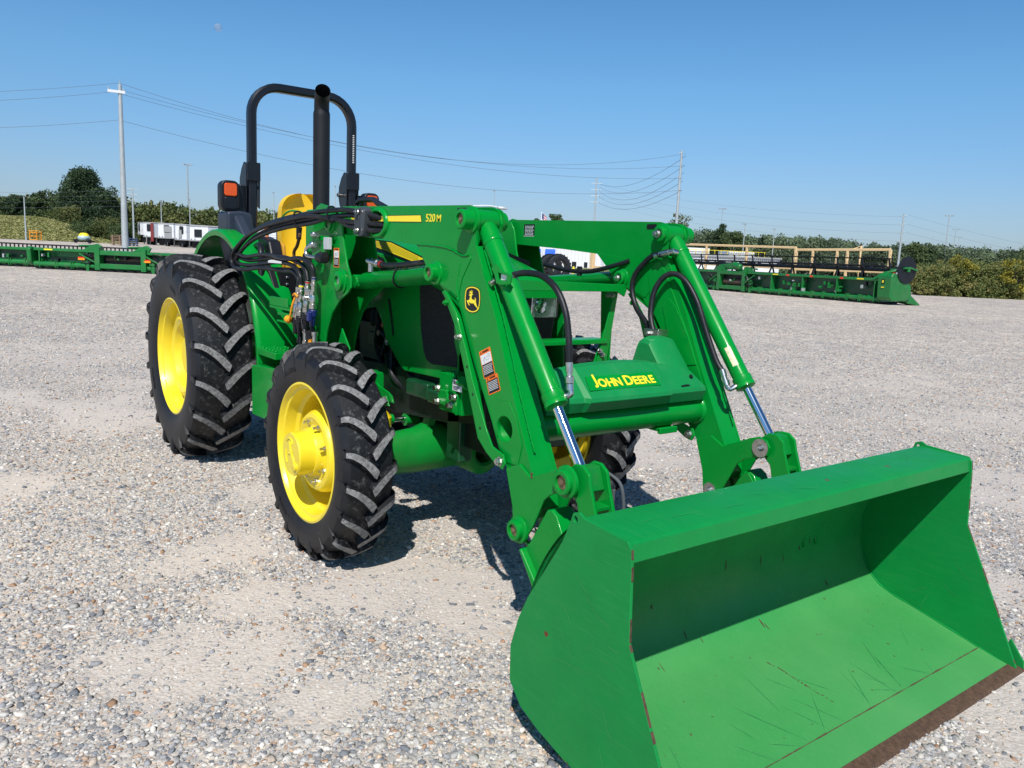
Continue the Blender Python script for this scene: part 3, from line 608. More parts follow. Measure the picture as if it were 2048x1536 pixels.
m = MB(); m.tube([(1.14, -.44, 1.71), (1.06, -.44, 1.75), (.93, -.46, 1.76), (.83, -.47, 1.73), (.80, -.47, 1.69), (.86, -.46, 1.665), (1.0, -.45, 1.66)], .006, n=8); m.build('green_guard_wire', G, T)
m = MB(); R_ = .20
m.tube([(.98+.05*math.cos(a)*1.0, R_*math.cos(a)+0.0, 1.55+R_*.55*math.sin(a)) for a in [2*math.pi*i/20 for i in range(21)]], .014, n=10, sm=2); m.build('steering_wheel', K, T)
m = MB(); m.prism([(1.05, 1.03), (1.05, 1.52), (1.42, 1.60), (1.42, 1.03)], -.28, .28); m.build('dashboard_cowl', K, T, bevel=.03)
m = MB(); m.box((.68, -.462, 1.17), (.75, -.355, 1.40)); m.box((.66, -.40, 1.05), (.70, -.20, 1.40)); m.sweep([(.64, -.53, 1.44), (.70, -.50, 1.36), (.78, -.48, 1.20)], .012, .02, (0, 1, 0)); m.build('valve_cover', K, T, bevel=.008)
for z in (1.29, 1.335): m = MB(); m.rings((.7505, -.415, z), (1, 0, 0), [(0, .010), (.006, .009), (.009, .004)], 12); m.build('cover_screw', ZN, T)
# ------------------------------------------------------------------ hood
m = MB(); sec = []
def hood_sec(x, zt, hw, zb): return [(x, -hw, zb), (x, -hw, zt-min(.13, (zt-zb)*.7)), (x, -hw+.004, zt-min(.075, (zt-zb)*.45)), (x, -hw+.035, zt-.018), (x, -hw+.09, zt+.002), (x, -hw*.45, zt+.016), (x, 0, zt+.02), (x, hw*.45, zt+.016), (x, hw-.09, zt+.002), (x, hw-.035, zt-.018), (x, hw-.004, zt-min(.075, (zt-zb)*.45)), (x, hw, zt-min(.13, (zt-zb)*.7)), (x, hw, zb)]
for a in ((1.40, 1.625, .335, 1.20), (1.7, 1.615, .335, 1.20), (2.0, 1.59, .335, 1.24), (2.3, 1.54, .335, 1.28), (2.5, 1.49, .33, 1.30), (2.66, 1.445, .315, 1.33), (2.74, 1.418, .29, 1.335), (2.76, 1.385, .28, 1.335)): sec.append(hood_sec(*a))
m.sheet(sec); m.add(sec[-1], [tuple(range(13))]); m.add(sec[0], [tuple(range(13))])
hood = m.build('hood', G, T, ang=30)
# side panels with black screens
for s in (-1, 1):
    ys = s*.334
    poly = [(1.55, 1.56), (2.40, 1.47), (2.60, 1.38), (2.72, 1.30), (2.74, .965), (2.637, .925), (2.22, .912), (2.155, .94), (2.08, 1.0), (2.0, 1.06), (1.94, 1.16), (1.86, 1.24), (1.55, 1.28)]
    m = MB(); m.prism(poly, min(ys, ys-s*.012), max(ys, ys-s*.012)); sp = m.build('side_panel', G, T, bevel=.008)
    scr = [(2.36, 1.40), (2.62, 1.345), (2.725, 1.27), (2.735, 1.0), (2.50, .985), (2.45, 1.0), (2.42, 1.04), (2.385, 1.15)]
    m = MB(); m.prism(scr, min(ys+s*.0005, ys+s*.004), max(ys+s*.0005, ys+s*.004)); m.build('side_screen', KG, sp, bevel=.002)
    for v in ([(1.66, 1.535), (1.80, 1.518), (1.85, 1.49), (1.875, 1.44), (1.85, 1.44), (1.83, 1.48), (1.79, 1.505), (1.66, 1.52)], [(1.90, 1.505), (1.96, 1.498), (1.99, 1.47), (2.0, 1.42), (1.94, 1.42), (1.93, 1.47)], [(2.02, 1.28), (2.05, 1.28), (2.10, 1.10), (2.085, 1.08), (2.05, 1.2)]):
        m = MB(); m.prism(v, min(ys+s*.0005, ys+s*.003), max(ys+s*.0005, ys+s*.003)); m.build('vent_slot', K, sp)
# yellow stripe and lettering (right side; mirrored stripe on the left)
for s in (-1, 1):
    y1 = s*.3365; m = MB()
    bk = [(1.60, 1.607), (1.84, 1.597), (2.05, 1.588), (2.395, 1.513), (2.402, 1.497), (2.378, 1.474), (2.33, 1.472), (1.84, 1.550), (1.60, 1.575)]
    m.prism(bk, min(y1, y1+s*.001), max(y1, y1+s*.001)); o = m.build('stripe_backing', K, hood)
    m = MB(); st = [(1.837, 1.591), (2.045, 1.582), (2.385, 1.508), (2.393, 1.498), (2.375, 1.484), (2.332, 1.482), (1.838, 1.562)]; m.prism(st, min(y1+s*.001, y1+s*.002), max(y1+s*.001, y1+s*.002)); m.build('yellow_stripe', YD, hood)
    m = MB()
    for i in range(1, 6):
        f = i/6; m.tube([(1.842, y1+s*.0022, 1.590-.027*f), (2.045, y1+s*.0022, 1.5815-.050*f), (2.345, y1+s*.0022, 1.5165-.033*f)], .0005, n=4, sm=1)
    m.build('stripe_line', K, hood)
MR = lambda x, y, z: basis((x, y, z), (1, 0, 0), (0, 0, 1))
text('hood_lettering', 'JOHN DEERE', .036, YD, hood, basis((1.725, -.3385, 1.581), (1, 0, -.055), (0, 0, 1)), off=.0008)
text('model_number', '5090M', .036, YD, hood, basis((2.175, -.3385, 1.452), (1, 0, -.06), (0, 0, 1)), off=.0004)
# nose: lamp band, lamps, grille
m = MB(); m.prism(rrect(-.275, 1.225, .275, 1.352, .02), 2.55, 2.735, 'x'); m.prism([(-.268, 1.24), (-.248, 1.12), (.248, 1.12), (.268, 1.24)], 2.55, 2.728, 'x'); m.build('lamp_band', K, T, bevel=.012)
for s in (-1, 1):
    m = MB(); m.prism(rrect(s*.175-.080, 1.238, s*.175+.080, 1.345, .010), 2.70, 2.742, 'x'); hl = m.build('headlight', RF, T, bevel=.004)
    m = MB(); m.rings((2.742, s*.15, 1.295), (1, 0, 0), [(0, .038), (.004, .034), (.006, .012), (.012, .010)], 20); m.box((2.742, s*.15-.003, 1.25), (2.746, s*.15+.003, 1.34)); m.build('lamp_bulb', CH, hl)
    m = MB(); m.prism(rrect(s*.175-.082, 1.236, s*.175+.082, 1.347, .012), 2.748, 2.756, 'x'); m.build('lamp_lens', bpy.data.materials.get('clear_lens') or mat('clear_lens', (.92, .97, 1), .03, trans=1), hl, bevel=.003)
m = MB(); m.prism([(-.24, 1.13), (.24, 1.13), (.215, .93), (-.215, .93)], 2.55, 2.70, 'x'); gr = m.build('grille', KG, T, bevel=.02)
m = MB()
for s in (-1, 1):
    for i in range(9): m.box((2.70, s*(.10+.010*i)-.002, .95), (2.706, s*(.10+.010*i)+.002, 1.18))
m.build('grille_slats', K, gr)
m = MB(); m.prism(rrect(-.05, 1.10, .05, 1.20, .02), 2.70, 2.716, 'x'); m.build('grille_badge', G, gr, bevel=.004)
m = MB(); m.prism(rrect(-.042, 1.108, .042, 1.192, .018), 2.716, 2.719, 'x'); m.build('badge_face', YD, gr)
# exhaust
m = MB(); pth = [(1.27, -.40, 1.50), (1.27, -.40, 1.85), (1.27, -.40, 2.1), (1.27, -.40, 2.30), (1.275, -.402, 2.37), (1.30, -.41, 2.415), (1.345, -.425, 2.44)]
P = spline([Vector(p) for p in pth], 5)
n = 28; ex = MB(); ex.tube(P, [.049]*int(len(P)*.55)+[.044]*(len(P)-int(len(P)*.55)), n=n, sm=1); ex.f.pop(); ex.m.pop()
ex.tube(P[-8:], .040, n=n, sm=1); ex.f.pop(); ex.m.pop()
ex.build('exhaust_pipe', KX, T, ang=50, fix=False)
m = MB(); m.prism([(1.16, 1.50), (1.16, 1.765), (1.38, 1.765), (1.38, 1.50)], -.46, -.34); m.build('exhaust_guard', G, T, bevel=.02)
# tyre side markings: low raised bars and letters round the near sidewalls
def sidewall_marks(parent, R0, yo, words, size):
    t_ = [o for o in parent.children if o.name.startswith('tyre')][0]
    for w_, a0 in words:
        o = text('sidewall_lettering', w_, size, RW, t_, Matrix.Identity(4), extrude=.0012, off=.0004)
        for v in o.data.vertices:
            a = a0-v.co.x/R0; r = R0+v.co.y; v.co = Vector((r*math.cos(a), -yo-v.co.z, r*math.sin(a)))
sidewall_marks(WFR, .405, .1305, (('320/85R24', 1.9), ('RADIAL', 4.1)), .032); sidewall_marks(WRR, .51, .2045, (('RADIAL', 1.2), ('460/85R30', 3.6)), .04)

# ================================================================== LOADER
YO, YI, YC = .607, .487, .547
armpoly = [(1.92, 1.70), (1.975, 1.725), (2.03, 1.752), (3.205, 1.729), (3.235, 1.722), (3.262, 1.70), (3.275, 1.66), (3.262, 1.62), (3.258, 1.575), (3.41, 1.307), (3.55, 1.012), (3.698, .726), (3.62, .60), (3.66, .545), (3.668, .50), (3.64, .478), (3.612, .490), (3.590, .60), (3.528, .736), (3.47, .80), (3.415, .897), (3.341, 1.01), (3.254, 1.147), (3.168, 1.306), (3.131, 1.354), (3.06, 1.380), (3.00, 1.402), (2.96, 1.405), (2.925, 1.43), (2.86, 1.50), (2.80, 1.567), (2.506, 1.588), (2.05, 1.610), (1.97, 1.62), (1.925, 1.64)]
def hole(cx, cz, rx, rz, n=20): return [(cx+rx*math.cos(2*math.pi*i/n), cz+rz*math.sin(2*math.pi*i/n)) for i in range(n)]
hook = [(3.535, .735), (3.62, .77), (3.692, .735), (3.715, .750), (3.773, .775), (3.83, .803), (3.875, .818), (3.915, .808), (3.933, .78), (3.925, .745), (3.895, .725), (3.855, .722), (3.807, .702), (3.775, .675), (3.745, .615), (3.715, .555), (3.683, .508), (3.655, .478), (3.62, .475), (3.60, .50), (3.585, .60)]
def yy(s, a, b):
    a, b = s*a, s*b; return (min(a, b), max(a, b))
def rod_boss(m, x, z, y0, y1, r, r2=None):     # hollow bushing between two y positions
    d = 1 if y1 > y0 else -1; r2 = r2 or r*.60
    m.rings((x, y0, z), (0, d, 0), [(0, r), (abs(y1-y0)-.004, r), (abs(y1-y0), r-.005), (abs(y1-y0), r2), (abs(y1-y0)-.022, r2*.97)], 22)
def bolt(name, p, d, r, parent, ma=None, h=.012, washer=0):
    p = Vector(p); d = Vector(d).normalized(); m = MB()
    if washer: m.cyl(p, p+d*.004, washer, n=24); p = p+d*.004
    m.cyl(p, p+d*.004, r*1.25, n=16); m.cyl(p+d*.004, p+d*(.004+h), r, n=6); m.cyl(p+d*(.004+h), p+d*(.010+h), r*.55, n=10)
    return m.build(name, ma or ZN, parent, ang=30)
for s in (-1, 1):       # s=-1 is the right arm (nearest the camera)
    m = MB()
    hh = ([hole(2.425, 1.665, .082, .052)] if s < 0 else [])+[hole(3.507, .881, .049, .049)]
    a, b = yy(s, YO, YO-.012); m.prism(armpoly, a, b, holes=hh)
    inner_poly = list(armpoly)
    if s > 0:
        i0 = inner_poly.index((3.415, .897)); i1 = inner_poly.index((3.131, 1.354)); inner_poly[i0:i1+1] = [(3.44, .90), (3.37, 1.01), (3.31, 1.12), (3.275, 1.206), (3.241, 1.257), (3.150, 1.330), (3.125, 1.358)]
    a, b = yy(s, YI+.012, YI); m.prism(inner_poly, a, b, holes=hh)
    # closing sheets of the box section: top, front, rear, bottom
    def strip(pts, y0, y1, t):
        for i in range(len(pts)-1):
            p, q = Vector((pts[i][0], 0, pts[i][1])), Vector((pts[i+1][0], 0, pts[i+1][1])); d = (q-p).normalized(); nn = Vector((d.z, 0, -d.x))*t
            vs = [];
            for c in (p, q, q+nn, p+nn): vs += [(c.x, y0, c.z), (c.x, y1, c.z)]
            m.add(vs, [(0, 1, 3, 2), (2, 3, 5, 4), (4, 5, 7, 6), (6, 7, 1, 0), (0, 2, 4, 6), (7, 5, 3, 1)])
    y0, y1 = yy(s, YO-.003, YI+.003)
    strip([(1.98, 1.722), (2.035, 1.7485), (3.14, 1.7285)], y0, y1, .010)
    strip([(3.262, 1.570), (3.41, 1.304), (3.55, 1.009), (3.693, .730)], y0, y1, .010)
    strip([(3.593, .602), (3.531, .738), (3.418, .899), (3.344, 1.012), (3.257, 1.149), (3.171, 1.308), (3.0, 1.40)], y0, y1, .010)
    strip([(2.80, 1.569), (2.506, 1.590), (2.05, 1.612)], y0, y1, .010)
    # raised reinforcement plate at the knee and its seam
    m.prism([(2.795, 1.572), (3.04, 1.562), (3.10, 1.545), (3.17, 1.53), (3.225, 1.535), (3.235, 1.52), (3.175, 1.44), (3.15, 1.37), (3.135, 1.365), (3.0, 1.41), (2.93, 1.44)], *yy(s, YO, YO+.003))
    m.prism([(2.10, 1.73), (2.0, 1.70), (1.90, 1.664), (1.93, 1.62), (2.03, 1.612), (2.12, 1.606), (2.16, 1.66)], *yy(s, YO, YO+.006))
    if s > 0: m.prism([(2.776, 1.572), (3.022, 1.548), (3.136, 1.540), (3.20, 1.535), (3.225, 1.545), (3.250, 1.52), (3.20, 1.44), (3.15, 1.37), (3.135, 1.365), (3.0, 1.41), (2.93, 1.44)], *yy(s, YI, YI-.003))
    if s > 0: m.prism([(3.155, 1.478), (3.172, 1.512), (3.222, 1.547), (3.262, 1.50), (3.44, 1.20), (3.56, .96), (3.50, .95), (3.40, 1.06), (3.31, 1.16), (3.19, 1.32)], *yy(s, YI, YI-.006)); m.prism([(3.269, 1.33), (3.285, 1.368), (3.305, 1.371), (3.35, 1.335), (3.40, 1.265), (3.438, 1.204), (3.50, 1.08), (3.40, 1.06), (3.32, 1.17)], *yy(s, YI-.006, YI-.010))
    # tube hole collar lower reinforcement
    m.prism([(3.44, .985), (3.53, .99), (3.575, .94), (3.62, .84), (3.60, .76), (3.53, .755), (3.47, .82)], *yy(s, YO, YO+.004), holes=[hole(3.507, .881, .052, .052)])
    arm = m.build('loader_arm', G, T, bevel=.003)
    m = MB()       # weld beads
    for pts in ([(3.285, s*(YO-.028), 1.555), (3.428, s*(YO-.028), 1.302), (3.565, s*(YO-.028), 1.008), (3.66, s*(YO-.028), .82)],):
        P = spline([Vector(p) for p in pts], 60); m.tube(P, [random.uniform(.0030, .0052) for _ in P], n=7, sm=1)
    P = spline([Vector(p) for p in [(2.80, s*(YO+.004), 1.571), (3.04, s*(YO+.004), 1.561), (3.17, s*(YO+.004), 1.531), (3.225, s*(YO+.004), 1.536)]], 12); m.tube(P, [random.uniform(.0025, .005) for _ in P], n=6, sm=1)
    P = spline([Vector(p) for p in [(3.16, s*(YO+.003), 1.50), (3.14, s*(YO+.003), 1.42), (3.155, s*(YO+.003), 1.35)]], 12); m.tube(P, [random.uniform(.002, .004) for _ in P], n=6, sm=1)
    m.build('weld_bead', G, arm)
    if s < 0:
     m = MB()      # collar round the hose opening
     def ell(rx, rz, y): return [(2.425+rx*math.cos(2*math.pi*i/32), y, 1.665+rz*math.sin(2*math.pi*i/32)) for i in range(33)]
     m.sheet([ell(.082, .052, s*(YO-.03)), ell(.082, .052, s*(YO+.012)), ell(.088, .058, s*(YO+.016)), ell(.098, .068, s*(YO+.014)), ell(.104, .074, s*(YO+.002)), ell(.104, .074, s*(YO-.004))]); m.build('hose_opening_collar', G, arm, ang=60)
    for q in (YO+.001, YI-.001): m = MB(); m.prism(rrect(3.12, 1.695, 3.185, 1.719, .006), *yy(s, q-.0005, q+.0005)); m.build('boom_end_opening', K, arm)
    # pin bosses
    for (x, z, ya, yb, r) in ((3.229, 1.671, YO-.002, YO+.060, .040), (3.229, 1.671, YI+.002, YI-.035, .038), (2.972, 1.452, YO, YO+.045, .038), (2.972, 1.452, YI, YI-.03, .036), (3.633, .52, YO+.005, YO+.040, .040), (3.888, .771, YO+.004, YO+.036, .046), (1.955, 1.664, YO+.01, YO+.05, .034)):
        m = MB(); m.rings((x, s*ya, z), (0, s if yb > ya else -s, 0), [(0, r+.014), (.010, r+.012), (.014, r), (abs(yb-ya)-.004, r), (abs(yb-ya), r-.005), (abs(yb-ya), r*.62), (abs(yb-ya)-.02, r*.60)], 24); bo = m.build('pin_boss', G, arm, ang=35)
        if yb > ya:
            m = MB(); m.cyl((x, s*(ya+.005), z), (x, s*(yb-.010), z), r*.57, n=18); m.cyl((x, s*(yb-.010), z), (x, s*(yb-.004), z), r*.2, n=8); m.build('pivot_pin', mat('pin_face', (.22, .15, .09), .5, metal=.4, var=.3, vscale=60) if 'pin_face' not in bpy.data.materials else bpy.data.materials['pin_face'], arm)
    # end plate with hook to the bucket cylinder pin
    for q in ((YO, YO+.010), (YI, YI-.010)):
        m = MB(); m.prism(hook, *yy(s, *q)); m.build('arm_end_plate', G, arm, bevel=.003)
    m = MB(); m.prism([(3.68, .725), (3.70, .745), (3.715, .72), (3.70, .705)], *yy(s, YO+.009, YI-.009)); m.prism([(3.625, .66), (3.70, .70), (3.72, .62), (3.66, .56)], *yy(s, YO-.01, YI+.01)); m.build('end_spacer', G, arm, bevel=.004)
    m = MB()
    for i in range(6): m.rings((3.698+random.uniform(-.006, .006), s*(YO+.010), .742+random.uniform(-.01, .012)), (.3, s, .3), [(0, .004), (.002, .003)], 6)
    m.build('rust_spot', RU, arm)
    # lift cylinder under the boom
    m = MB(); A = Vector((2.972, s*(YC), 1.452)); Bq = Vector((2.096, s*(YC), 1.373)); d = (A-Bq).normalized(); yo = s*.055
    off = Vector((0, 0, 0))
    P0 = Bq+d*.085; P1 = A-d*.035
    m.rings(P0, d, [(0, .030), (.0, .040), (.010, .043), ((P1-P0).length-.02, .043), ((P1-P0).length-.015, .046), ((P1-P0).length, .046)], 28)
    lc = m.build('lift_cylinder', G, T, ang=40)
    m = MB(); m.cyl(Bq+d*.02, P0+d*.01, .021, n=18); m.build('piston_rod', CH, lc)
    m = MB(); m.rings((2.096, s*(YC-.03), 1.373), (0, s, 0), [(0, .036), (.06, .036)], 18); m.prism([(2.10, 1.345), (2.17, 1.352), (2.17, 1.405), (2.10, 1.402)], *yy(s, YC-.02, YC+.02)); m.build('rod_eye', G, lc, bevel=.004)
    # bucket cylinder
    A = Vector((3.229, s*YC, 1.671)); Bq = Vector((3.892, s*YC, .800)); d = (Bq-A).normalized(); L_ = (Vector((3.73, s*YC, 1.016))-A).length
    m = MB(); m.rings(A+d*.03, d, [(0, .034), (.03, .040), (L_-.075, .038), (L_-.070, .043), (L_-.045, .043), (L_-.04, .041), (L_-.035, .044), (L_-.02, .044), (L_-.015, .032), (L_-.01, .020)], 32)
    m.rings((3.229, s*(YC-.048), 1.671), (0, s, 0), [(0, .036), (.003, .042), (.093, .042), (.096, .036)], 28)
    m.rings(A+d*.10, d, [(0, .041), (.004, .0425), (.012, .0425), (.016, .041)], 32, caps=False)
    bc = m.build('bucket_cylinder', G, T, ang=32)
    m = MB(); m.cyl(A+d*(L_-.03), Bq, .0195, n=24); m.build('piston_rod', CH, bc, ang=40)
    # linkage casting with pockets between rod end and bucket
    ca = [(3.872, .812), (3.905, .838), (3.945, .838), (3.978, .815), (3.990, .77), (4.03, .66), (4.10, .50), (4.13, .40), (4.02, .36), (3.965, .55), (3.925, .70), (3.875, .745)]
    for q in ((YC+.048, YC+.034), (YC-.034, YC-.048)):
        m = MB(); m.prism(ca, *yy(s, *q)); m.build('bucket_link_plate', G, T, bevel=.004)
    m = MB(); m.prism([(3.880, .80), (3.910, .832), (3.945, .830), (3.976, .752), (3.962, .745), (3.93, .79), (3.89, .77)], *yy(s, YC+.034, YC-.034))
    m.build('bucket_link', GC, T, bevel=.004)
    for (x, z) in ((3.993, .695), (4.03, .61), (4.06, .53)): m = MB(); m.box((x-.05, yy(s, YC+.034, YC-.034)[0], z-.007), (x+.012, yy(s, YC+.034, YC-.034)[1], z+.007)); m.build('link_web', GC, T, bevel=.002)
    # quick-attach carrier behind the bucket
    for q in ((YO-.02, YO-.032), (YI+.032, YI+.02)):
        m = MB(); m.prism([(3.60, .50), (3.68, .45), (3.79, .635), (3.815, .64), (4.09, .30), (4.08, .20), (3.80, .33), (3.66, .44)], *yy(s, *q)); m.build('bucket_bracket', G, T, bevel=.003)
    m = MB(); y0, y1 = yy(s, YO+.02, YI-.02); m.prism([(3.672, .452), (3.785, .640), (3.81, .648), (3.838, .630), (3.98, .40), (3.95, .30), (3.76, .36)], *yy(s, YO+.004, YI+.03)); m.prism([(3.66, .455), (3.672, .462), (3.80, .33), (3.96, .22), (3.95, .20), (3.78, .30)], *yy(s, YO+.03, YO-.08)); m.build('bucket_carrier', G, T, bevel=.008)
    # parking stand folded along the rear of the arm
    st = [(3.050, 1.378), (3.072, 1.385), (3.115, 1.35), (3.165, 1.30), (3.195, 1.245), (3.245, 1.16), (3.30, 1.043), (3.407, .868), (3.455, .805), (3.532, .786), (3.545, .755), (3.528, .728), (3.49, .735), (3.414, .772), (3.359, .813), (3.225, 1.121), (3.17, 1.255), (3.11, 1.325)]
    if s > 0: st = [(x-.024*smooth(1.38, 1.25, z) if z < 1.38 and z > .9 else x, z) for x, z in st]
    m = MB(); m.prism(st, *yy(s, YO+.022, YO+.014) if s < 0 else yy(s, YI-.034, YI-.026)); m.prism([(3.050, 1.378), (3.062, 1.378), (3.16, 1.26), (3.225, 1.121), (3.36, .815), (3.35, .810), (3.215, 1.115), (3.15, 1.25)], *yy(s, YO+.018, YO-.03) if s < 0 else yy(s, YI-.030, YI+.0))
    ps = m.build('parking_stand', G, T, bevel=.003)
    ys = s*(YO+.022) if s < 0 else s*(YI-.034); dy = (0, s, 0) if s < 0 else (0, -s, 0)
    bolt('stand_bolt', (3.512, ys, .757), dy, .015, ps); bolt('stand_rivet', (3.088, ys, 1.335), dy, .010, ps, G, .004)
    bolt('stand_clip', (3.205, ys, 1.205), dy, .010, ps, h=.016)
    for (x, z) in ((3.262, 1.09), (3.31, .985), (3.37, .86)): m = MB(); m.cyl((x, ys, z), (x, ys+dy[1]*.0008, z), .006, n=12); m.build('stand_hole', K, ps)
    # mast
    mast = [(1.70, 1.55), (1.735, 1.70), (1.76, 1.752), (1.82, 1.770), (2.045, 1.735), (2.078, 1.69), (2.108, 1.57), (2.15, 1.46), (2.192, 1.40), (2.198, 1.345), (2.160, 1.315), (2.07, 1.275), (1.975, 1.20), (1.91, 1.10), (1.875, 1.0), (1.870, .92), (1.90, .82), (1.72, .78), (1.70, 1.0), (1.72, 1.15)]
    for q in ((YO+.032, YO+.020), (YI-.020, YI-.032)):
        m = MB(); m.prism(mast, *yy(s, *q)); ms = m.build('mast_plate', G, T, bevel=.004)
    m = MB(); m.prism([(1.70, 1.50), (1.712, 1.50), (1.745, 1.70), (1.77, 1.75), (1.765, 1.76), (1.735, 1.71), (1.69, 1.52)], *yy(s, YO+.03, YI-.03)); m.box((1.70, yy(s, YO+.028, YI-.028)[0], .85), (1.715, yy(s, YO+.028, YI-.028)[1], 1.50))
    m.prism([(1.90, .80), (2.02, .83), (2.06, 1.02), (1.96, 1.12), (1.90, 1.0)], *yy(s, YO-.03, YO-.04)); m.box((1.70, yy(s, .62, .25)[0], .74), (1.92, yy(s, .62, .25)[1], .86)); m.build('mast_frame', G, T, bevel=.005)
    m = MB(); m.rings((2.096, s*(YO+.030), 1.373), (0, s, 0), [(0, .062), (.010, .062), (.014, .050), (.030, .050), (.033, .044), (.033, .028), (.02, .026)], 28); m.build('mast_pin_boss', G, T, ang=35); m = MB(); m.rings((1.955, s*(YO+.030), 1.664), (0, s, 0), [(0, .052), (.006, .050), (.010, .040), (.022, .040), (.024, .025), (.014, .024)], 24); m.build('mast_pin_boss', G, T, ang=35)
    m = MB(); m.rings((2.096, s*(YO+.045), 1.373), (0, s, 0), [(0, .022), (.008, .022), (.010, .012)], 14); m.build('mast_pin', ZN, T); m = MB(); m.rings((1.955, s*(YO+.04), 1.664), (0, s, 0), [(0, .018), (.007, .018)], 14); m.build('mast_pin', ZN, T)
# crossing tube
m = MB(); m.cyl((3.507, -YI-.004, .872), (3.507, YI+.004, .872), .060, n=40, caps=False)
for s in (-1, 1):
    m.rings((3.507, s*(YI-.014), .872), (0, s, 0), [(0, .060), (.006, .067), (.013, .069)], 40, caps=False)
m.build('cross_tube', G, T, ang=60, fix=False)
for s in (-1, 1): m = MB(); m.rings((3.507, s*(YI-.02), .881), (0, s, 0), [(0, .051), (.135, .051), (.137, .054), (.137, .058), (.12, .058)], 32, caps=False); m.build('tube_sleeve', G, T, ang=60, fix=False)
m = MB(); m.box((3.44, .20, .800), (3.56, .31, .815)); m.box((3.545, .20, .79), (3.565, .31, .818)); m.build('tube_bracket', G, T, bevel=.004)
bolt('bracket_bolt', (3.52, .30, .80), (0, 0, -1), .009, T)
# moulded cover over the tube
m = MB()
def cov(y, g=0, top=0): return [(3.405, y, .93), (3.400, y, 1.075+top*.6), (3.445, y, 1.098+top), (3.490+g*.2, y, 1.094+top), (3.585+g, y, .992), (3.590+g, y, .975), (3.570+g*.3, y, .930)]
rows = [cov(-.455, -.02, -.06), cov(-.43, -.01, -.025), cov(-.36, 0, -.004), cov(-.28, 0, 0), cov(-.262, .024, .006), cov(-.12, .028, .014), cov(.02, .028, .017), cov(.14, .026, .012), cov(.205, .024, .006), cov(.215, 0, 0), cov(.30, 0, -.01), cov(.455, -.002, -.045)]
m.sheet(rows); m.add(rows[0], [tuple(range(7))]); m.add(rows[-1], [tuple(range(7))]); m.sheet([[r[-1] for r in rows], [r[0] for r in rows]])
cover = m.build('tube_cover', GP, T, bevel=.004, ang=25)
m = MB(); rr = [(.270, [(3.26, 1.185), (3.42, 1.198), (3.53, 1.06)]), (.30, 0), (.43, 0)]
def ris(y, t): return [(3.29, y, .95), (3.300, y, 1.10+t), (3.328, y, 1.185+t), (3.355, y, 1.203+t), (3.400, y, 1.197+t), (3.50, y, 1.050+t*.4), (3.58, y, .965), (3.565, y, .94)]
rows = [ris(.262, -.03), ris(.275, -.008), ris(.31, 0), ris(.38, 0), ris(.42, -.008), ris(.455, -.05)]
m.sheet(rows); m.add(rows[0], [tuple(range(8))]); m.add(rows[-1], [tuple(range(8))]); m.build('cover_riser', GP, cover, bevel=.004, ang=30)
m = MB(); m.tube([(3.576, .300, 1.000), (3.576, .345, 1.003), (3.566, .372, .985)], .005, n=6); m.rings((3.545, .395, 1.035), (.75, 0, .6), [(0, .010), (.004, .010)], 12); m.build('cover_latch', K, cover)
d_ = (Vector((3.613, 0, .992))-Vector((3.495, 0, 1.106))).normalized(); C_ = Vector((3.563, -.038, 1.042)); n_ = Vector((-d_.z, 0, d_.x))
if n_.x < 0: n_ = -n_
m = MB(); Mb = basis(C_+n_*.001, (0, 1, 0), -d_); m.prism([(-.215, -.034), (.195, -.034), (.190, .036), (-.200, .036)], -.002, .0004, 'z', M=Mb); m.build('decal_backing', G, cover)
def word(name, parts, mt, par, M, gap, off, sx=1.0):       # capitals in two sizes set side by side
    objs = []; x = 0
    for st_, sz in parts:
        o = text(name, st_, sz, mt, par, Matrix.Identity(4), off=off, sx=sx, align='LEFT'); xs = [v.co.x for v in o.data.vertices]; ys_ = [v.co.y for v in o.data.vertices]
        o.data.transform(Matrix.Translation((x-min(xs), -min(ys_), 0))); x += max(xs)-min(xs)+gap.get(st_, .004); objs.append(o)
    for o in objs: o.data.transform(M @ Matrix.Translation((-x/2, 0, 0)))
word('cover_lettering', (('J', .068), ('O', .056), ('H', .056), ('N', .056), ('D', .068), ('E', .056), ('E', .056), ('R', .056), ('E', .056)), YD, cover, basis(C_+n_*.0026-(-d_)*.022, (0, 1, 0), -d_), {'N': .020}, .0016, 1.02)
# ------------------------------------------------------------------ decals on the right arm
YR = -(YO+.0005)
m = MB(); m.prism([(2.02, 1.703), (2.828, 1.697), (2.838, 1.664), (2.02, 1.676)], YR-.0006, YR); st = m.build('boom_stripe_border', K, T)
m = MB(); m.prism([(2.02, 1.700), (2.825, 1.6945), (2.833, 1.667), (2.02, 1.679)], YR-.0013, YR-.0006); m.build('boom_stripe', YD, st)
word('boom_number', (('520', .046), ('M', .042)), YD, st, basis((2.935, YR-.0006, 1.666), (1, 0, -.01), (0, 0, 1)), {'520': .014}, .0005, 1.15)
dc = Vector((3.253, YR, 1.358)); sx_, sz_ = .108/600, .100/990
def dp(u, v): return ((u-508)*sx_, (785-v)*sz_)
out = [(215, 700), (235, 480), (262, 400), (320, 345), (400, 310), (508, 295), (610, 310), (700, 350), (750, 400), (775, 480), (795, 700), (790, 900), (765, 1080), (740, 1140), (680, 1200), (600, 1245), (500, 1262), (400, 1245), (320, 1195), (255, 1130), (235, 1000), (220, 850)]
def sc(q, k): return [((x)*k, (y)*k) for x, y in q]
base = [dp(*p) for p in out]; Md = basis(dc, (1, 0, 0), (0, 0, 1))
m = MB(); m.prism(sc(base, 1.10), 0, .0006, 'z', M=Md); lg = m.build('leaping_deer_badge', K, T)
m = MB(); m.prism(sc(base, 1.04), .0006, .0012, 'z', M=Md, holes=[sc(base, .95)])
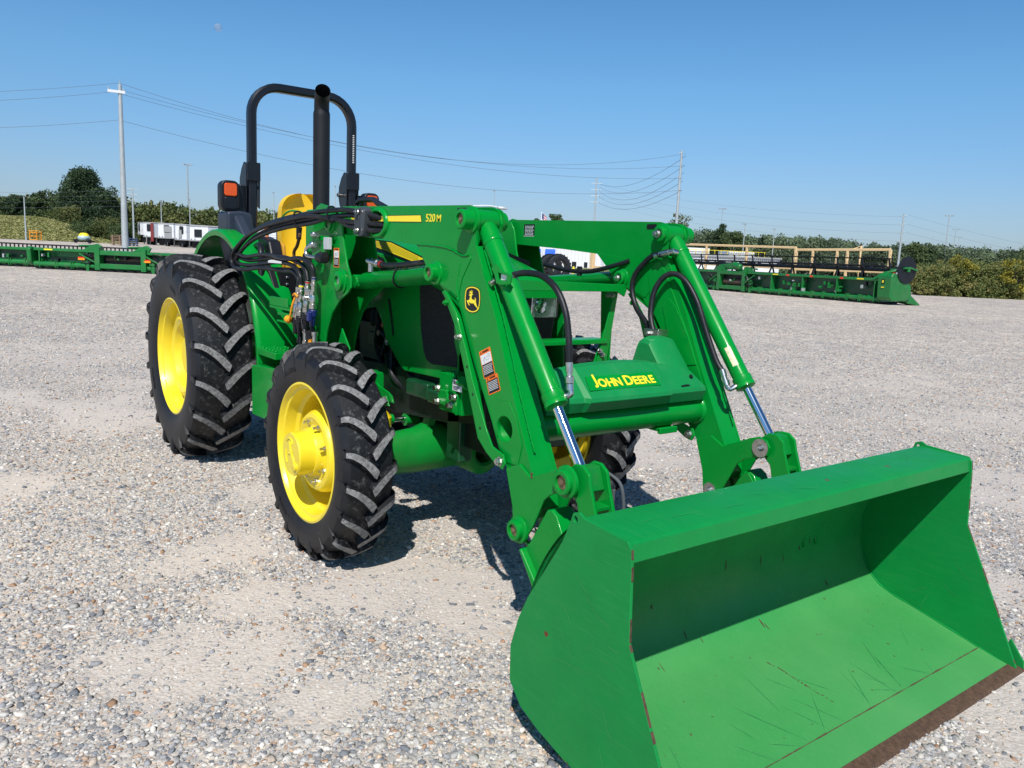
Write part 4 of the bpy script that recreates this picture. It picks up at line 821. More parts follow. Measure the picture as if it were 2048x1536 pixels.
body = [(365, 625), (375, 645), (410, 640), (415, 680), (400, 740), (385, 800), (360, 820), (300, 825), (290, 850), (320, 930), (380, 1020), (405, 1025), (400, 1000), (345, 880), (380, 890), (440, 930), (500, 930), (560, 920), (600, 980), (660, 1040), (700, 1080), (725, 1130), (748, 1120), (700, 1030), (670, 960), (650, 870), (640, 830), (650, 790), (640, 740), (600, 690), (595, 700), (615, 750), (615, 790), (560, 780), (490, 770), (470, 730), (470, 670), (480, 620), (530, 570), (525, 560), (490, 560), (500, 500), (490, 430), (465, 410), (472, 470), (458, 540), (420, 565), (390, 592)]
m.prism([dp(*p) for p in body], .0006, .0014, 'z', M=Md)
m.prism([dp(*p) for p in [(462, 552), (440, 528), (370, 552), (362, 538), (415, 505), (372, 488), (380, 474), (428, 492), (412, 442), (428, 436), (448, 490), (470, 530)]], .0006, .00135, 'z', M=Md)
m.build('badge_deer', YD, lg)
def decal(px_, pz_, ang, w, h, head, kind, y=YR, sgn=1):
    Mx = basis((px_, y, pz_), (math.cos(ang), 0, math.sin(ang)), (-math.sin(ang), 0, math.cos(ang)))
    m = MB(); m.prism(rrect(0, -h, w, 0, .004), 0, .0006, 'z', M=Mx); o = m.build('warning_label', ORD, T)
    if kind == 'pic':
        m = MB(); m.prism([(.004, -h*.50), (w-.004, -h*.50), (w-.004, -head), (.004, -head)], .0006, .0009, 'z', M=Mx); m.build('label_picture', WH, o)
        m = MB(); lines = [[(.2, .40), (.35, .30), (.5, .32), (.62, .28), (.8, .30)], [(.3, .46), (.32, .36), (.38, .30), (.36, .24)], [(.45, .38), (.6, .40), (.75, .38)], [(.66, .22), (.76, .20), (.83, .26), (.80, .34)]]
        for L in lines: m.tube([Mx @ Vector((a*w, -b*h, .0011)) for a, b in L], .0005, n=4)
        m.build('label_drawing', K, o)
        b0 = .51
    else: b0 = head/h
    m = MB(); m.prism([(.004, -h+.004), (w-.004, -h+.004), (w-.004, -b0*h), (.004, -b0*h)], .0006, .0009, 'z', M=Mx); m.build('label_text_panel', K, o)
    m = MB(); nl = int((h*(1-b0)-.012)/.0062)
    for i in range(nl):
        x = .007
        while x < w-.012:
            l = random.uniform(.003, .009); l = min(l, w-.008-x); z0 = -b0*h-.006-i*.0062; m.prism([(x, z0-.0026), (x+l, z0-.0026), (x+l, z0), (x, z0)], .0009, .0011, 'z', M=Mx); x += l+.0018
    m.build('label_text', WH, o)
    text('label_heading', 'WARNING', head*.62, K, o, Mx @ Matrix.Translation((w*.56, -head*.5, .0008)), off=.0002, sx=.85)
    m = MB(); m.prism([(w*.08, -head*.8), (w*.20, -head*.8), (w*.14, -head*.2)], .0006, .0010, 'z', M=Mx); m.build('label_triangle', K, o)
decal(3.312, 1.155, .40, .080, .112, .018, 'pic'); decal(3.366, 1.058, .40, .082, .070, .016, 'txt')
decal(1.995, 1.54, 0.0, .066, .098, .014, 'pic', y=-(YO+.0325))
# small data plate on the left boom, pale label on the left cylinder
m = MB(); m.prism(rrect(2.135, 1.655, 2.235, 1.725, .003), YI-.0008, YI, 'y'); o = m.build('data_plate', K, T)
m = MB()
for i in range(7):
    x = 2.145
    while x < 2.22: l = random.uniform(.006, .02); m.box((x, YI-.0012, 1.664+i*.008), (min(x+l, 2.228), YI-.0008, 1.667+i*.008)); x += l+.004
m.box((2.137, YI-.0012, 1.656), (2.233, YI-.0008, 1.659)); m.build('plate_print', WH, o)
A = Vector((3.229, YC, 1.671)); d = (Vector((3.892, YC, .800))-A).normalized(); nn = Vector((.45, -.75, .35)); nn = (nn-d*nn.dot(d)).normalized(); sd_ = d.cross(nn)
m = MB(); rows = []
for i in range(5):
    a = -.35+.7*i/4; v = nn*math.cos(a)+sd_*math.sin(a); rows.append([A+d*(.64)+v*.0387, A+d*(.735)+v*.0387])
m.sheet(rows); m.build('cylinder_label', mat('cream_label', (.62, .60, .38), .5, var=.3, vscale=90), T)
# ------------------------------------------------------------------ guard in front of the hood
m = MB()
m.prism([(2.86, -.44), (2.86, .44), (2.90, .462), (3.02, .462), (3.03, -.44)], 1.410, 1.418, 'z')
m.prism([(-.44, 1.385), (.40, 1.385), (.455, 1.36), (.470, 1.395), (.455, 1.421), (-.44, 1.440)], 3.022, 3.030, 'x')
m.prism([(.452, 1.395), (.478, 1.395), (.418, .985), (.345, .985), (.35, 1.0)], 2.955, 2.963, 'x')
m.prism([(-.452, 1.395), (-.478, 1.395), (-.418, .985), (-.345, .985), (-.35, 1.0)], 2.955, 2.963, 'x')
m.prism([(2.86, 1.41), (2.955, 1.41), (2.955, .96), (2.92, .93), (2.89, 1.0)], .448, .455, 'y')
m.prism([(2.86, 1.41), (2.955, 1.41), (2.955, 1.12), (2.92, 1.08), (2.89, 1.14)], -.455, -.448, 'y')
m.prism([(2.87, -.40), (2.87, .40), (2.89, .415), (2.965, .415), (2.965, -.40)], 1.136, 1.143, 'z')
m.prism([(-.40, 1.120), (.415, 1.120), (.415, 1.140), (-.40, 1.140)], 2.965, 2.972, 'x')
m.prism([(.39, 1.14), (.415, 1.13), (.40, 1.06), (.36, .99), (.33, .97), (.36, 1.05)], 2.94, 2.95, 'x')
m.prism([(.15, .93), (.42, .99), (.45, .96), (.42, .93)], 2.90, 2.955, 'x'); m.prism([(-.15, .93), (-.42, .99), (-.45, .96), (-.42, .93)], 2.90, 2.955, 'x')
guard = m.build('hood_guard', G, T, bevel=.003)
for (y, z) in ((.43, 1.365), (.40, 1.365), (.365, 1.085), (.385, 1.065)): bolt('guard_bolt', (2.964, y, z), (1, 0, 0), .010, guard)
# black hose clipped behind the left boom
m = MB(); m.tube([(2.45, .40, 1.50), (2.65, .41, 1.475), (2.80, .43, 1.478), (2.95, .46, 1.515), (3.02, .485, 1.54)], .012, n=10); m.tube([(2.72, .42, 1.50), (2.72, .42, 1.45)], .014, n=8, sm=1); m.build('boom_hose', KH, T)
# ------------------------------------------------------------------ hoses
def hose(pts, r=.0125, name='hydraulic_hose', n=12): m = MB(); m.tube(pts, r, n=n, sm=8); return m.build(name, KH, T)
H1 = [(2.52, -.560, 1.665), (2.40, -.625, 1.700), (2.25, -.655, 1.722), (2.114, -.672, 1.728), (1.86, -.70, 1.716), (1.56, -.715, 1.695), (1.25, -.72, 1.662), (.99, -.725, 1.612), (.79, -.73, 1.54), (.70, -.735, 1.478), (.735, -.735, 1.425), (.92, -.73, 1.412), (1.20, -.72, 1.432), (1.42, -.715, 1.447), (1.62, -.71, 1.432), (1.70, -.705, 1.385), (1.71, -.70, 1.335)]
def offs(P, dz, dy, dx=0): return [(p[0]+dx*(i/len(P)), p[1]+dy, p[2]+dz*math.sin(min(1, i/4)*1.57)*(1 if i < 10 else -1)) for i, p in enumerate(P)]
hose(H1)
H2 = offs(H1, -.030, .012); H2[-3:] = [(1.66, -.70, 1.455), (1.765, -.70, 1.42), (1.80, -.70, 1.36)]; hose(H2)
H3 = offs(H1, -.052, -.006); H3[:4] = [(2.52, -.56, 1.635), (2.40, -.625, 1.628), (2.22, -.655, 1.648), (2.05, -.672, 1.690)]; H3[-4:] = [(1.52, -.72, 1.468), (1.74, -.715, 1.476), (1.87, -.71, 1.445), (1.885, -.70, 1.385)]; hose(H3)
H4 = offs(H1, .004, -.024); H4 = [(p[0], p[1], p[2]-.022) for p in H4]; H4[:4] = [(2.52, -.56, 1.650), (2.40, -.625, 1.660), (2.22, -.66, 1.67), (2.05, -.675, 1.684)]; H4[-4:] = [(1.44, -.70, 1.400), (1.58, -.70, 1.402), (1.66, -.70, 1.370), (1.665, -.70, 1.32)]; hose(H4)
hose([(1.95, -.42, 1.60), (1.80, -.42, 1.78), (2.0, -.43, 1.80), (2.15, -.47, 1.775), (2.3, -.50, 1.745)], .015)
for i, (x, z, y) in enumerate(((.70, 1.478, -.735), (1.70, 1.70, -.705), (2.07, 1.72, -.675))):
    m = MB(); m.tube([(x+.0, y-.03, z+.02), (x, y-.035, z-.02), (x, y-.01, z-.055), (x, y+.02, z-.02), (x, y+.0, z+.022), (x, y-.03, z+.02)], .005, n=6); m.build('cable_tie', K, T)
m = MB(); m.prism([(2.30, 1.735), (2.345, 1.74), (2.385, 1.725), (2.375, 1.635), (2.36, 1.600), (2.32, 1.598), (2.275, 1.645), (2.28, 1.70)], -.662, -.612); cb = m.build('hose_clamp_block', mat('grey_plastic', (.045, .052, .062), .45, var=.1), T, bevel=.008)
m = MB()
for q in (-.018, .0, .018): m.box((2.31+q, -.668, 1.61), (2.318+q, -.660, 1.73))
m.build('clamp_rib', bpy.data.materials['grey_plastic'], cb, bevel=.002)
for z in (1.715, 1.628): bolt('clamp_bolt', (2.335, -.668, z), (0, -1, 0), .008, cb)
m = MB(); m.prism([(1.31, 1.452), (1.36, 1.458), (1.50, 1.452), (1.50, 1.441), (1.31, 1.440)], -.742, -.732); m.build('paper_tag', WH, T)
# couplers
def coupler(x, z0, y, lean, ring_, k):
    m = MB(); d = Vector((lean, 0, -1)).normalized(); p = Vector((x, y, z0))
    m.rings(p, d, [(0, .013), (.03, .014), (.032, .018), (.048, .018), (.050, .014), (.075, .014)], 14); m.cyl(p+d*.075, p+d*.095, .019, n=6)
    m.rings(p+d*.095, d, [(0, .015), (.01, .020), (.04, .020), (.042, .017), (.048, .017), (.05, .021), (.075, .021), (.08, .016)], 18)
    o = m.build('hydraulic_coupler', ZN, T, ang=30)
    m = MB(); m.rings(p+d*.175, d, [(0, .020), (.004, .023), (.035, .023), (.04, .018), (.09, .014)], 14); m.build('coupler_cap', ring_, o)
    m = MB(); m.rings(p+d*.005, d, [(0, .0145), (.008, .0145)], 14, caps=False); m.build('coupler_band', k, o)
coupler(1.71, 1.335, -.70, -.10, K, YD); coupler(1.80, 1.36, -.70, -.12, K, RDC); coupler(1.885, 1.385, -.70, -.10, BLC, BLC); coupler(1.665, 1.32, -.70, -.16, K, ZN)
m = MB(); m.box((1.80, -.72, 1.255), (1.86, -.68, 1.315)); m.cyl((1.83, -.74, 1.27), (1.83, -.70, 1.27), .014, n=12); m.cyl((1.86, -.70, 1.30), (1.885, -.70, 1.31), .010, n=8); m.build('tee_fitting', ZN, T, bevel=.004)
m = MB(); m.tube([(1.70, -.73, 1.27), (1.68, -.74, 1.22), (1.655, -.74, 1.17), (1.63, -.74, 1.13), (1.60, -.74, 1.125)], .006, n=8); m.tube([(1.68, -.735, 1.275), (1.72, -.74, 1.285), (1.745, -.735, 1.27)], .006, n=8); m.rings((1.625, -.73, 1.13), (-.7, -.3, .3), [(0, .010), (.005, .020), (.03, .020), (.036, .012)], 14); m.build('orange_dust_cap', OC, T)
m = MB(); m.box((1.86, -.735, 1.15), (1.895, -.715, 1.20)); m.build('blue_dust_cap', BLC, T, bevel=.005)
for pts, r in (([(1.66, -.70, 1.14), (1.665, -.69, 1.05), (1.67, -.68, .98), (1.64, -.66, .92)], .013), ([(1.75, -.69, 1.15), (1.76, -.68, 1.05), (1.75, -.66, .93)], .014), ([(1.82, -.69, 1.15), (1.84, -.68, 1.06), (1.82, -.64, .9)], .014), ([(1.72, -.72, 1.12), (1.715, -.72, 1.03), (1.70, -.71, .97)], .004), ([(1.76, -.72, 1.15), (1.80, -.725, 1.09), (1.88, -.72, 1.10), (1.885, -.72, 1.14)], .003)): hose(pts, r)
for i, x in enumerate((1.64, 1.72, 1.79, 1.85)): m = MB(); m.rings((x, -.68, 1.09), (0, 0, -1), [(0, .018), (.02, .018), (.022, .014), (.06, .014), (.062, .018), (.08, .018)], 12); m.build('hose_fitting', ZN if i % 2 else K, T)
m = MB(); m.box((1.80, -.70, 1.02), (1.83, -.68, 1.045)); m.build('orange_dust_cap', OC, T, bevel=.004)
m = MB(); m.tube([(1.70, -.71, .99), (1.72, -.72, .955), (1.76, -.70, .945)], .016, n=8); m.build('rubber_boot', BRO, T)
# mast accessories: selector bracket, bent rod, rubber stop
m = MB(); m.box((1.958, -.682, 1.53), (2.018, -.66, 1.592)); m.build('sensor_plate', mat('pale_grey_plate', (.45, .48, .50), .4), T, bevel=.003)
m = MB(); m.prism([(1.88, 1.60), (1.96, 1.60), (1.96, 1.50), (1.90, 1.49)], -.668, -.645); m.box((1.88, -.69, 1.575), (1.92, -.645, 1.60)); m.build('lock_bracket', G, T, bevel=.003)
m = MB(); m.tube([(1.90, -.68, 1.548), (1.84, -.705, 1.545), (1.80, -.71, 1.525), (1.81, -.71, 1.495), (1.86, -.70, 1.488), (1.93, -.69, 1.487)], .010, n=10); m.rings((1.865, -.705, 1.55), (1, 0, 0), [(0, .020), (.02, .020), (.022, .014), (.04, .014)], 12); m.rings((1.87, -.70, 1.604), (1, 0, 0), [(0, .016), (.02, .016), (.022, .012), (.06, .012)], 12); m.build('locking_rod', ZN, T)
m = MB(); m.rings((1.915, -.69, 1.487), (1, .1, 0), [(0, .020), (.005, .026), (.04, .030), (.065, .030), (.07, .02)], 14); m.build('rubber_stop', K, T)
# fitting and hose on the lift cylinder, black strap
m = MB(); m.rings((2.37, -.565, 1.47), (-1, 0, .1), [(0, .017), (.02, .017), (.022, .020), (.05, .020), (.055, .014), (.10, .014), (.11, .018), (.13, .016)], 14); m.cyl((2.27, -.565, 1.48), (2.27, -.565, 1.43), .014, n=10); m.build('elbow_fitting', ZN, T, ang=30)
m = MB(); m.rings((2.385, -.565, 1.469), (-1, 0, .1), [(0, .016), (.01, .016)], 12); m.build('red_band', RDC, T)
hose([(2.38, -.565, 1.47), (2.50, -.572, 1.468), (2.65, -.575, 1.478), (2.80, -.57, 1.492), (2.90, -.56, 1.50), (2.97, -.55, 1.52)], .0135)
m = MB(); c0 = Vector((2.56, -.547, 1.415)); m.tube([c0+Vector((.012*math.sin(a), -.047*math.cos(a), .047*math.sin(a)+.012*max(0, math.sin(a)))) for a in [2*math.pi*i/20 for i in range(21)]], .0045, n=6, sm=1); m.build('cylinder_strap', K, T)
# bucket cylinder hoses (right side one, left side two)
hose([(3.42, -.545, 1.462), (3.47, -.52, 1.475), (3.55, -.50, 1.468), (3.640, -.50, 1.425), (3.70, -.50, 1.345), (3.728, -.50, 1.24), (3.735, -.50, 1.165)], .0125)
m = MB(); m.rings((3.735, -.50, 1.165), (.12, 0, -1), [(0, .014), (.035, .014), (.036, .011), (.05, .011), (.052, .017), (.075, .017), (.078, .014), (.10, .016)], 14); m.tube([(3.747, -.50, 1.07), (3.752, -.50, 1.05), (3.735, -.515, 1.04), (3.71, -.53, 1.04)], .012, n=10); m.build('elbow_fitting', ZN, T, ang=30)
m = MB(); m.prism([(3.36, 1.488), (3.395, 1.508), (3.44, 1.478), (3.495, 1.468), (3.485, 1.43), (3.425, 1.425), (3.40, 1.43), (3.385, 1.46)], -.600, -.590, holes=[[(3.405, 1.472), (3.465, 1.462), (3.460, 1.440), (3.408, 1.448)]]); hb = m.build('hose_bracket', G, T, bevel=.003)
m = MB(); Ac = Vector((3.405, -.547, 1.440)); dd = (Vector((3.892, -YC, .800))-Vector((3.229, -YC, 1.671))).normalized(); m.rings(Ac, dd, [(0, .0385), (.0, .041), (.012, .041), (.012, .0385)], 28, caps=False); m.cyl((3.36, -.60, 1.425), (3.36, -.575, 1.44), .012, n=12); m.build('band_clamp', ZN, hb)
m = MB(); m.box((3.415, -.589, 1.445), (3.455, -.585, 1.466)); m.build('clamp_window', WH, hb)
hose([(3.262, .455, 1.572), (3.214, .462, 1.572), (3.163, .46, 1.546), (3.095, .455, 1.475), (3.080, .455, 1.40), (3.125, .445, 1.317), (3.225, .42, 1.246), (3.275, .40, 1.205)], .0135)
hose([(3.31, .385, 1.21), (3.268, .40, 1.293), (3.262, .42, 1.40), (3.295, .44, 1.468), (3.345, .46, 1.488), (3.41, .47, 1.455), (3.481, .475, 1.366), (3.542, .48, 1.237), (3.605, .485, 1.115), (3.64, .49, 1.07)], .0135)
m = MB(); m.box((3.27, .36, 1.195), (3.36, .43, 1.228)); m.build('hose_manifold', ZN, T, bevel=.003)
bolt('manifold_bolt', (3.30, .362, 1.207), (0, -1, 0), .011, T)
m = MB(); m.rings((3.245, .455, 1.575), (1, .3, .25), [(0, .014), (.02, .014), (.022, .017), (.05, .017), (.052, .013), (.075, .014)], 12); m.rings((3.30, .48, 1.59), (.2, .9, -.1), [(0, .016), (.03, .015)], 12); m.rings((3.215, .46, 1.565), (1, 0, .3), [(0, .0145), (.03, .0145)], 12); m.build('elbow_fitting', ZN, T, ang=30)
m = MB(); m.rings((3.64, .49, 1.075), (.5, 0, -1), [(0, .0145), (.03, .0145), (.032, .012), (.05, .012), (.052, .016), (.075, .016)], 14); m.tube([(3.672, .49, 1.008), (3.69, .495, .995), (3.705, .515, 1.01), (3.71, .54, 1.02)], .012, n=10); m.build('elbow_fitting', ZN, T, ang=30)
# washers on the left arm's inner pins
bolt('washer_bolt', (3.888, YI-.012, .771), (0, -1, 0), .013, T, h=.012, washer=.040)
bolt('washer_bolt', (3.640, YI-.012, .520), (0, -1, 0), .013, T, h=.012, washer=.034)
bolt('washer_bolt', (3.229, YI-.036, 1.671), (0, -1, 0), .014, T, h=.016, washer=.020)
bolt('washer_bolt', (2.972, YI-.031, 1.452), (0, -1, 0), .012, T, h=.012, washer=.018)
m = MB(); m.tube([(3.93, -.47, .80), (3.99, -.45, .76), (4.0, -.44, .64), (3.97, -.45, .60), (3.96, -.455, .66), (3.965, -.46, .74)], .006, n=8); m.build('grey_wire_loop', mat('grey_wire', (.10, .11, .12), .4), T)
# ------------------------------------------------------------------ bucket
Bw = .955
bucket = MB()
shell = [(4.335, .815), (4.25, .735), (4.175, .62), (4.13, .50), (4.118, .42), (4.128, .33), (4.16, .25), (4.21, .195), (4.28, .160), (4.42, .128), (4.60, .085), (4.79, .036)]
def offset(pts, t):
    out = []
    for i, p in enumerate(pts):
        a = Vector(pts[max(i-1, 0)]); b = Vector(pts[min(i+1, len(pts)-1)]); d = (b-a).normalized(); out.append((p[0]+d.y*t, p[1]-d.x*t))
    return out
sh = [(p.x, p.y) for p in spline([Vector((a, b, 0)) for a, b in shell], 4)]
inn = sh; outp = offset(sh, .009)
NY = 24
rows = [[(x, -Bw+.006+(2*Bw-.012)*j/NY, z) for (x, z) in inn] for j in range(NY+1)]
bucket.sheet(rows); bucket.sheet([[(x, r[0][1], z) for (x, z) in outp][::-1] for r in rows])
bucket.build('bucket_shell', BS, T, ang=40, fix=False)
B_ = bpy.data.objects['bucket_shell']
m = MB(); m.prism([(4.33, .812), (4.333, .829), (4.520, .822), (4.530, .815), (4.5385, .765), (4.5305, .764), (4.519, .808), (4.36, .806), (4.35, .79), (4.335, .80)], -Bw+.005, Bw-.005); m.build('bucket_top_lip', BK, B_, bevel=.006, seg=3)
side = [(4.300, .808), (4.310, .838), (4.335, .846), (4.355, .835), (4.525, .824), (4.540, .805), (4.545, .76), (4.555, .551), (4.688, .279), (4.80, .045), (4.79, .018), (4.60, .060), (4.339, .092), (4.20, .125), (4.115, .155), (4.055, .215), (4.052, .33), (4.085, .435), (4.127, .520), (4.20, .63), (4.27, .74)]
for s in (-1, 1):
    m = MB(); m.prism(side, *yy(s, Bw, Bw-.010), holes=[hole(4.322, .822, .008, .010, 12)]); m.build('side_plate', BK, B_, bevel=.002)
    rim_ = MB()
    for q in (side[5:10], side[9:15]): 
            for i_e in range(len(q)-1):
                a_e, b_e = Vector((q[i_e][0], 0, q[i_e][1])), Vector((q[i_e+1][0], 0, q[i_e+1][1])); t_e = 0; L_e = (b_e-a_e).length
                while t_e < L_e-.012:
                    l_e = random.uniform(.01, .09); p_e = a_e.lerp(b_e, t_e/L_e); r_e = a_e.lerp(b_e, min(1, (t_e+l_e)/L_e)); hw_e = random.uniform(.0003, .0009)
                    rim_.sweep([(p_e.x, s*(Bw-.005), p_e.z), (r_e.x, s*(Bw-.005), r_e.z)], hw_e, random.uniform(.003, .0054), (0, 1, 0)); t_e += l_e+random.choice((.01, .04, .10, .16))
    rim_.build('rusty_plate_edge', RU, B_)
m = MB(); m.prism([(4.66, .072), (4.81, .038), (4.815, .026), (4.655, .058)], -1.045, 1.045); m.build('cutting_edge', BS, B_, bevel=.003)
m = MB(); m.prism([(4.768, .0495), (4.812, .0400), (4.8185, .030), (4.815, .020), (4.79, .026)], -1.047, 1.047); m.build('worn_edge', RU, B_, bevel=.002)
m = MB(); P = [Vector((4.662, -.94+1.88*i/120, .0722)) for i in range(121)]; m.tube(P, [max(.0004, .0016+.0022*noise.noise(Vector((i*.21, 3, 1)))+random.uniform(-.0006, .0008)) for i in range(121)], n=5, sm=1); m.build('rust_seam', RU, B_)
for s in (-1, 1):
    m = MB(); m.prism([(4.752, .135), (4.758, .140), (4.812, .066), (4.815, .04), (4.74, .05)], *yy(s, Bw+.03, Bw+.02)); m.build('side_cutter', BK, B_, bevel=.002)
m = MB()     # weld between floor and side plates
for s in (-1, 1):
    P = [Vector((x, s*(Bw-.013), z+.002)) for x, z in sh]; m.tube(P, [random.uniform(.002, .005) for _ in P], n=5, sm=1)
m.build('weld_bead', BK, B_)
m = MB()     # rust streaks and chips: thin scale on floor, back and side plate
def zf(x): 
    for i in range(len(sh)-1):
        if sh[i][0] <= x <= sh[i+1][0] and i > len(sh)//2: t = (x-sh[i][0])/(sh[i+1][0]-sh[i][0]+1e-9); return sh[i][1]+t*(sh[i+1][1]-sh[i][1])
    return .04
def chip(x, y, a, b, ang_):
    pts = []
    for i in range(9): th = 2*math.pi*i/9; r = random.uniform(.6, 1.15); u = a*r*math.cos(th); v = b*r*math.sin(th); xx = x+u*math.cos(ang_)-v*math.sin(ang_); yy_ = y+u*math.sin(ang_)+v*math.cos(ang_); pts.append((xx, yy_, zf(xx)+.0012))
    m.add(pts, [tuple(range(9))])
x, y = 4.36, -.02
for i in range(16):
    t = i/15; chip(4.36+.22*t+random.uniform(-.003, .003), -.02+.045*t+random.uniform(-.004, .004), random.uniform(.006, .013)*(.5 if i % 3 else 1), random.uniform(.0015, .004), .2)
for i in range(30): chip(random.uniform(4.26, 4.77), random.uniform(-.85, .9), random.uniform(.002, .007), random.uniform(.001, .003), random.uniform(-.6, .9))
for i in range(40): chip(random.uniform(4.68, 4.78), random.uniform(-.9, .92), random.uniform(.002, .005), random.uniform(.004, .02), random.uniform(-.2, .2))
for i in range(17):      # dark vertical nicks low on the back wall
    j = random.uniform(16, 30); k = int(j); p0 = sh[k]; y = random.uniform(-.75, .80); w_ = random.uniform(.0015, .004); hgt_ = random.uniform(.004, .030); n_c = 6; t_ = Vector((sh[k+1][0]-p0[0], 0, sh[k+1][1]-p0[1])).normalized(); nn_ = Vector((-t_.z, 0, t_.x)); nn_ = nn_ if nn_.x > 0 else -nn_; c_ = Vector((p0[0], y, p0[1]))+nn_*.0016
    m.add([c_+Vector((0, 1, 0))*w_*math.cos(2*math.pi*q/n_c)*random.uniform(.5, 1.3)+t_*hgt_*math.sin(2*math.pi*q/n_c)*random.uniform(.6, 1.2) for q in range(n_c)], [tuple(range(n_c))])
for i in range(9): x_ = random.uniform(4.15, 4.6); m.add([(x_+random.uniform(-.006, .006), -Bw-.0012, .08+random.uniform(0, .012)+q*.004) for q in range(5)], [(0, 1, 2, 3, 4)])
for i in range(14): th = random.random(); c_ = Vector((4.527-.19*th*.05, .28+random.uniform(-.10, .14), .8165)); m.add([c_+Vector((random.uniform(-.003, .003), random.uniform(-.006, .006), .0012)) for q in range(5)], [(0, 1, 2, 3, 4)])
m.build('rust_chips', RU, B_, fix=False)
m = MB()
def scr(p, q, bow, w_, nrm):
    p, q, nrm = Vector(p), Vector(q), Vector(nrm); d = (q-p); sd2 = d.cross(nrm).normalized(); N_ = 10; L_, R_ = [], []
    for i in range(N_+1):
        t = i/N_; c_ = p+d*t+sd2*bow*math.sin(t*3.14)+nrm*.0011; ww = w_*math.sin(.15+t*2.8)*random.uniform(.5, 1.2); L_.append(c_-sd2*ww); R_.append(c_+sd2*ww)
    m.sheet([L_, R_])
for i in range(11):
    x0, z0 = random.uniform(4.12, 4.50), random.uniform(.15, .72); a_ = random.uniform(-1.2, .3); l_ = random.uniform(.05, .28); x1, z1 = min(4.53, x0+l_*math.cos(a_)), max(.12, z0+l_*math.sin(a_)); scr((x0, -Bw, z0), (x1, -Bw, z1), random.uniform(-.02, .02), random.uniform(.0005, .0012), (0, -1, 0))
for i in range(7):
    x0, z0 = random.uniform(4.25, 4.6), random.uniform(.2, .6); scr((x0, Bw-.010, z0), (x0+random.uniform(-.08, .12), Bw-.010, z0-random.uniform(.03, .1)), .01, .0008, (0, -1, 0))
for i in range(26):
    x0, y0 = random.uniform(4.34, 4.62), random.uniform(-.8, .8); x1 = min(4.655, x0+random.uniform(.05, .22)); y1 = y0+random.uniform(-.12, .12); scr((x0, y0, zf(x0)+.0015), (x1, y1, zf(x1)+.0015), 0, random.uniform(.0005, .0011), (.2, 0, .98))
for i in range(12):
    y0 = random.uniform(-.85, .8); scr((random.uniform(4.38, 4.5), y0, .8275), (random.uniform(4.40, 4.5), y0+random.uniform(.02, .14), .8262), 0, .0008, (0.04, 0, 1))
m.build('scratch_marks', mat('scratched_paint', (.045, .28, .09), .5), B_, fix=False)

# ================================================================== BACKGROUND
def leafmat(name, a, b_, c):
    m = bpy.data.materials.new(name); m.use_nodes = True; n = m.node_tree; L = n.links; p = n.nodes['Principled BSDF']; p.inputs['Roughness'].default_value = .6; p.inputs['Specular IOR Level'].default_value = .25
    v = n.nodes.new('ShaderNodeVertexColor'); v.layer_name = 'tone'; s = n.nodes.new('ShaderNodeSeparateColor'); L.new(v.outputs['Color'], s.inputs[0])
    r = n.nodes.new('ShaderNodeValToRGB'); L.new(s.outputs[0], r.inputs[0]); e = r.color_ramp.elements; e[0].color = (*a, 1); e[1].color = (*c, 1); q = e.new(.5); q.color = (*b_, 1)
    L.new(r.outputs[0], p.inputs['Base Color'])
    t = n.nodes.new('ShaderNodeBsdfTranslucent'); L.new(r.outputs[0], t.inputs[0]); mx = n.nodes.new('ShaderNodeMixShader'); mx.inputs[0].default_value = .22
    L.new(p.outputs[0], mx.inputs[1]); L.new(t.outputs[0], mx.inputs[2]); L.new(mx.outputs[0], n.nodes['Material Output'].inputs[0]); return m
LF = leafmat('leaves_green', (.040, .068, .028), (.075, .115, .042), (.13, .17, .065))
LD = leafmat('leaves_dark', (.022, .046, .024), (.040, .074, .032), (.07, .11, .045))
LO = leafmat('leaves_olive', (.06, .082, .028), (.11, .14, .045), (.19, .19, .065))
LY = leafmat('leaves_yellow', (.14, .14, .02), (.24, .22, .03), (.36, .31, .05))
GRS = leafmat('grass_blades', (.20, .23, .07), (.30, .31, .11), (.44, .40, .20))
BARK = mat('bark', (.12, .10, .08), .9, var=.3, bump=.3)
def cards(name, P, sz, ma, parent=None, tone=None, flat=0.0, up_=False):
    P = np.asarray(P, float); n = len(P); sz = np.broadcast_to(sz, (n,))
    N = RNG.normal(0, 1, (n, 3)); N[:, 2] = N[:, 2]*(1-flat)+flat*2; N /= np.linalg.norm(N, axis=1)[:, None]
    A = np.cross(N, RNG.normal(0, 1, (n, 3))); A /= np.linalg.norm(A, axis=1)[:, None]; B = np.cross(N, A)
    if up_: B = np.zeros((n, 3)); B[:, 2] = 1; B[:, :2] = RNG.normal(0, .25, (n, 2)); A = RNG.normal(0, 1, (n, 3)); A[:, 2] = 0; A /= np.linalg.norm(A, axis=1)[:, None]; A *= .25
    h = sz[:, None]*.5
    V = np.stack([P-A*h*1.1, P-B*h*.7, P+A*h*1.1, P+B*h], 1).reshape(-1, 3)
    me = bpy.data.meshes.new(name); me.vertices.add(4*n); me.vertices.foreach_set('co', V.ravel()); me.loops.add(4*n); me.loops.foreach_set('vertex_index', np.arange(4*n, dtype=np.int32)); me.polygons.add(n); me.polygons.foreach_set('loop_start', np.arange(0, 4*n, 4, dtype=np.int32)); me.polygons.foreach_set('loop_total', np.full(n, 4, dtype=np.int32)); me.update()
    if tone is None: tone = RNG.random(n)
    c = np.stack([tone]*3+[np.ones(n)], 1); ca = me.color_attributes.new('tone', 'FLOAT_COLOR', 'POINT'); ca.data.foreach_set('color', np.repeat(c, 4, 0).ravel()); me.materials.append(ma)
    o = bpy.data.objects.new(name, me); S.collection.objects.link(o); o.parent = parent; return o
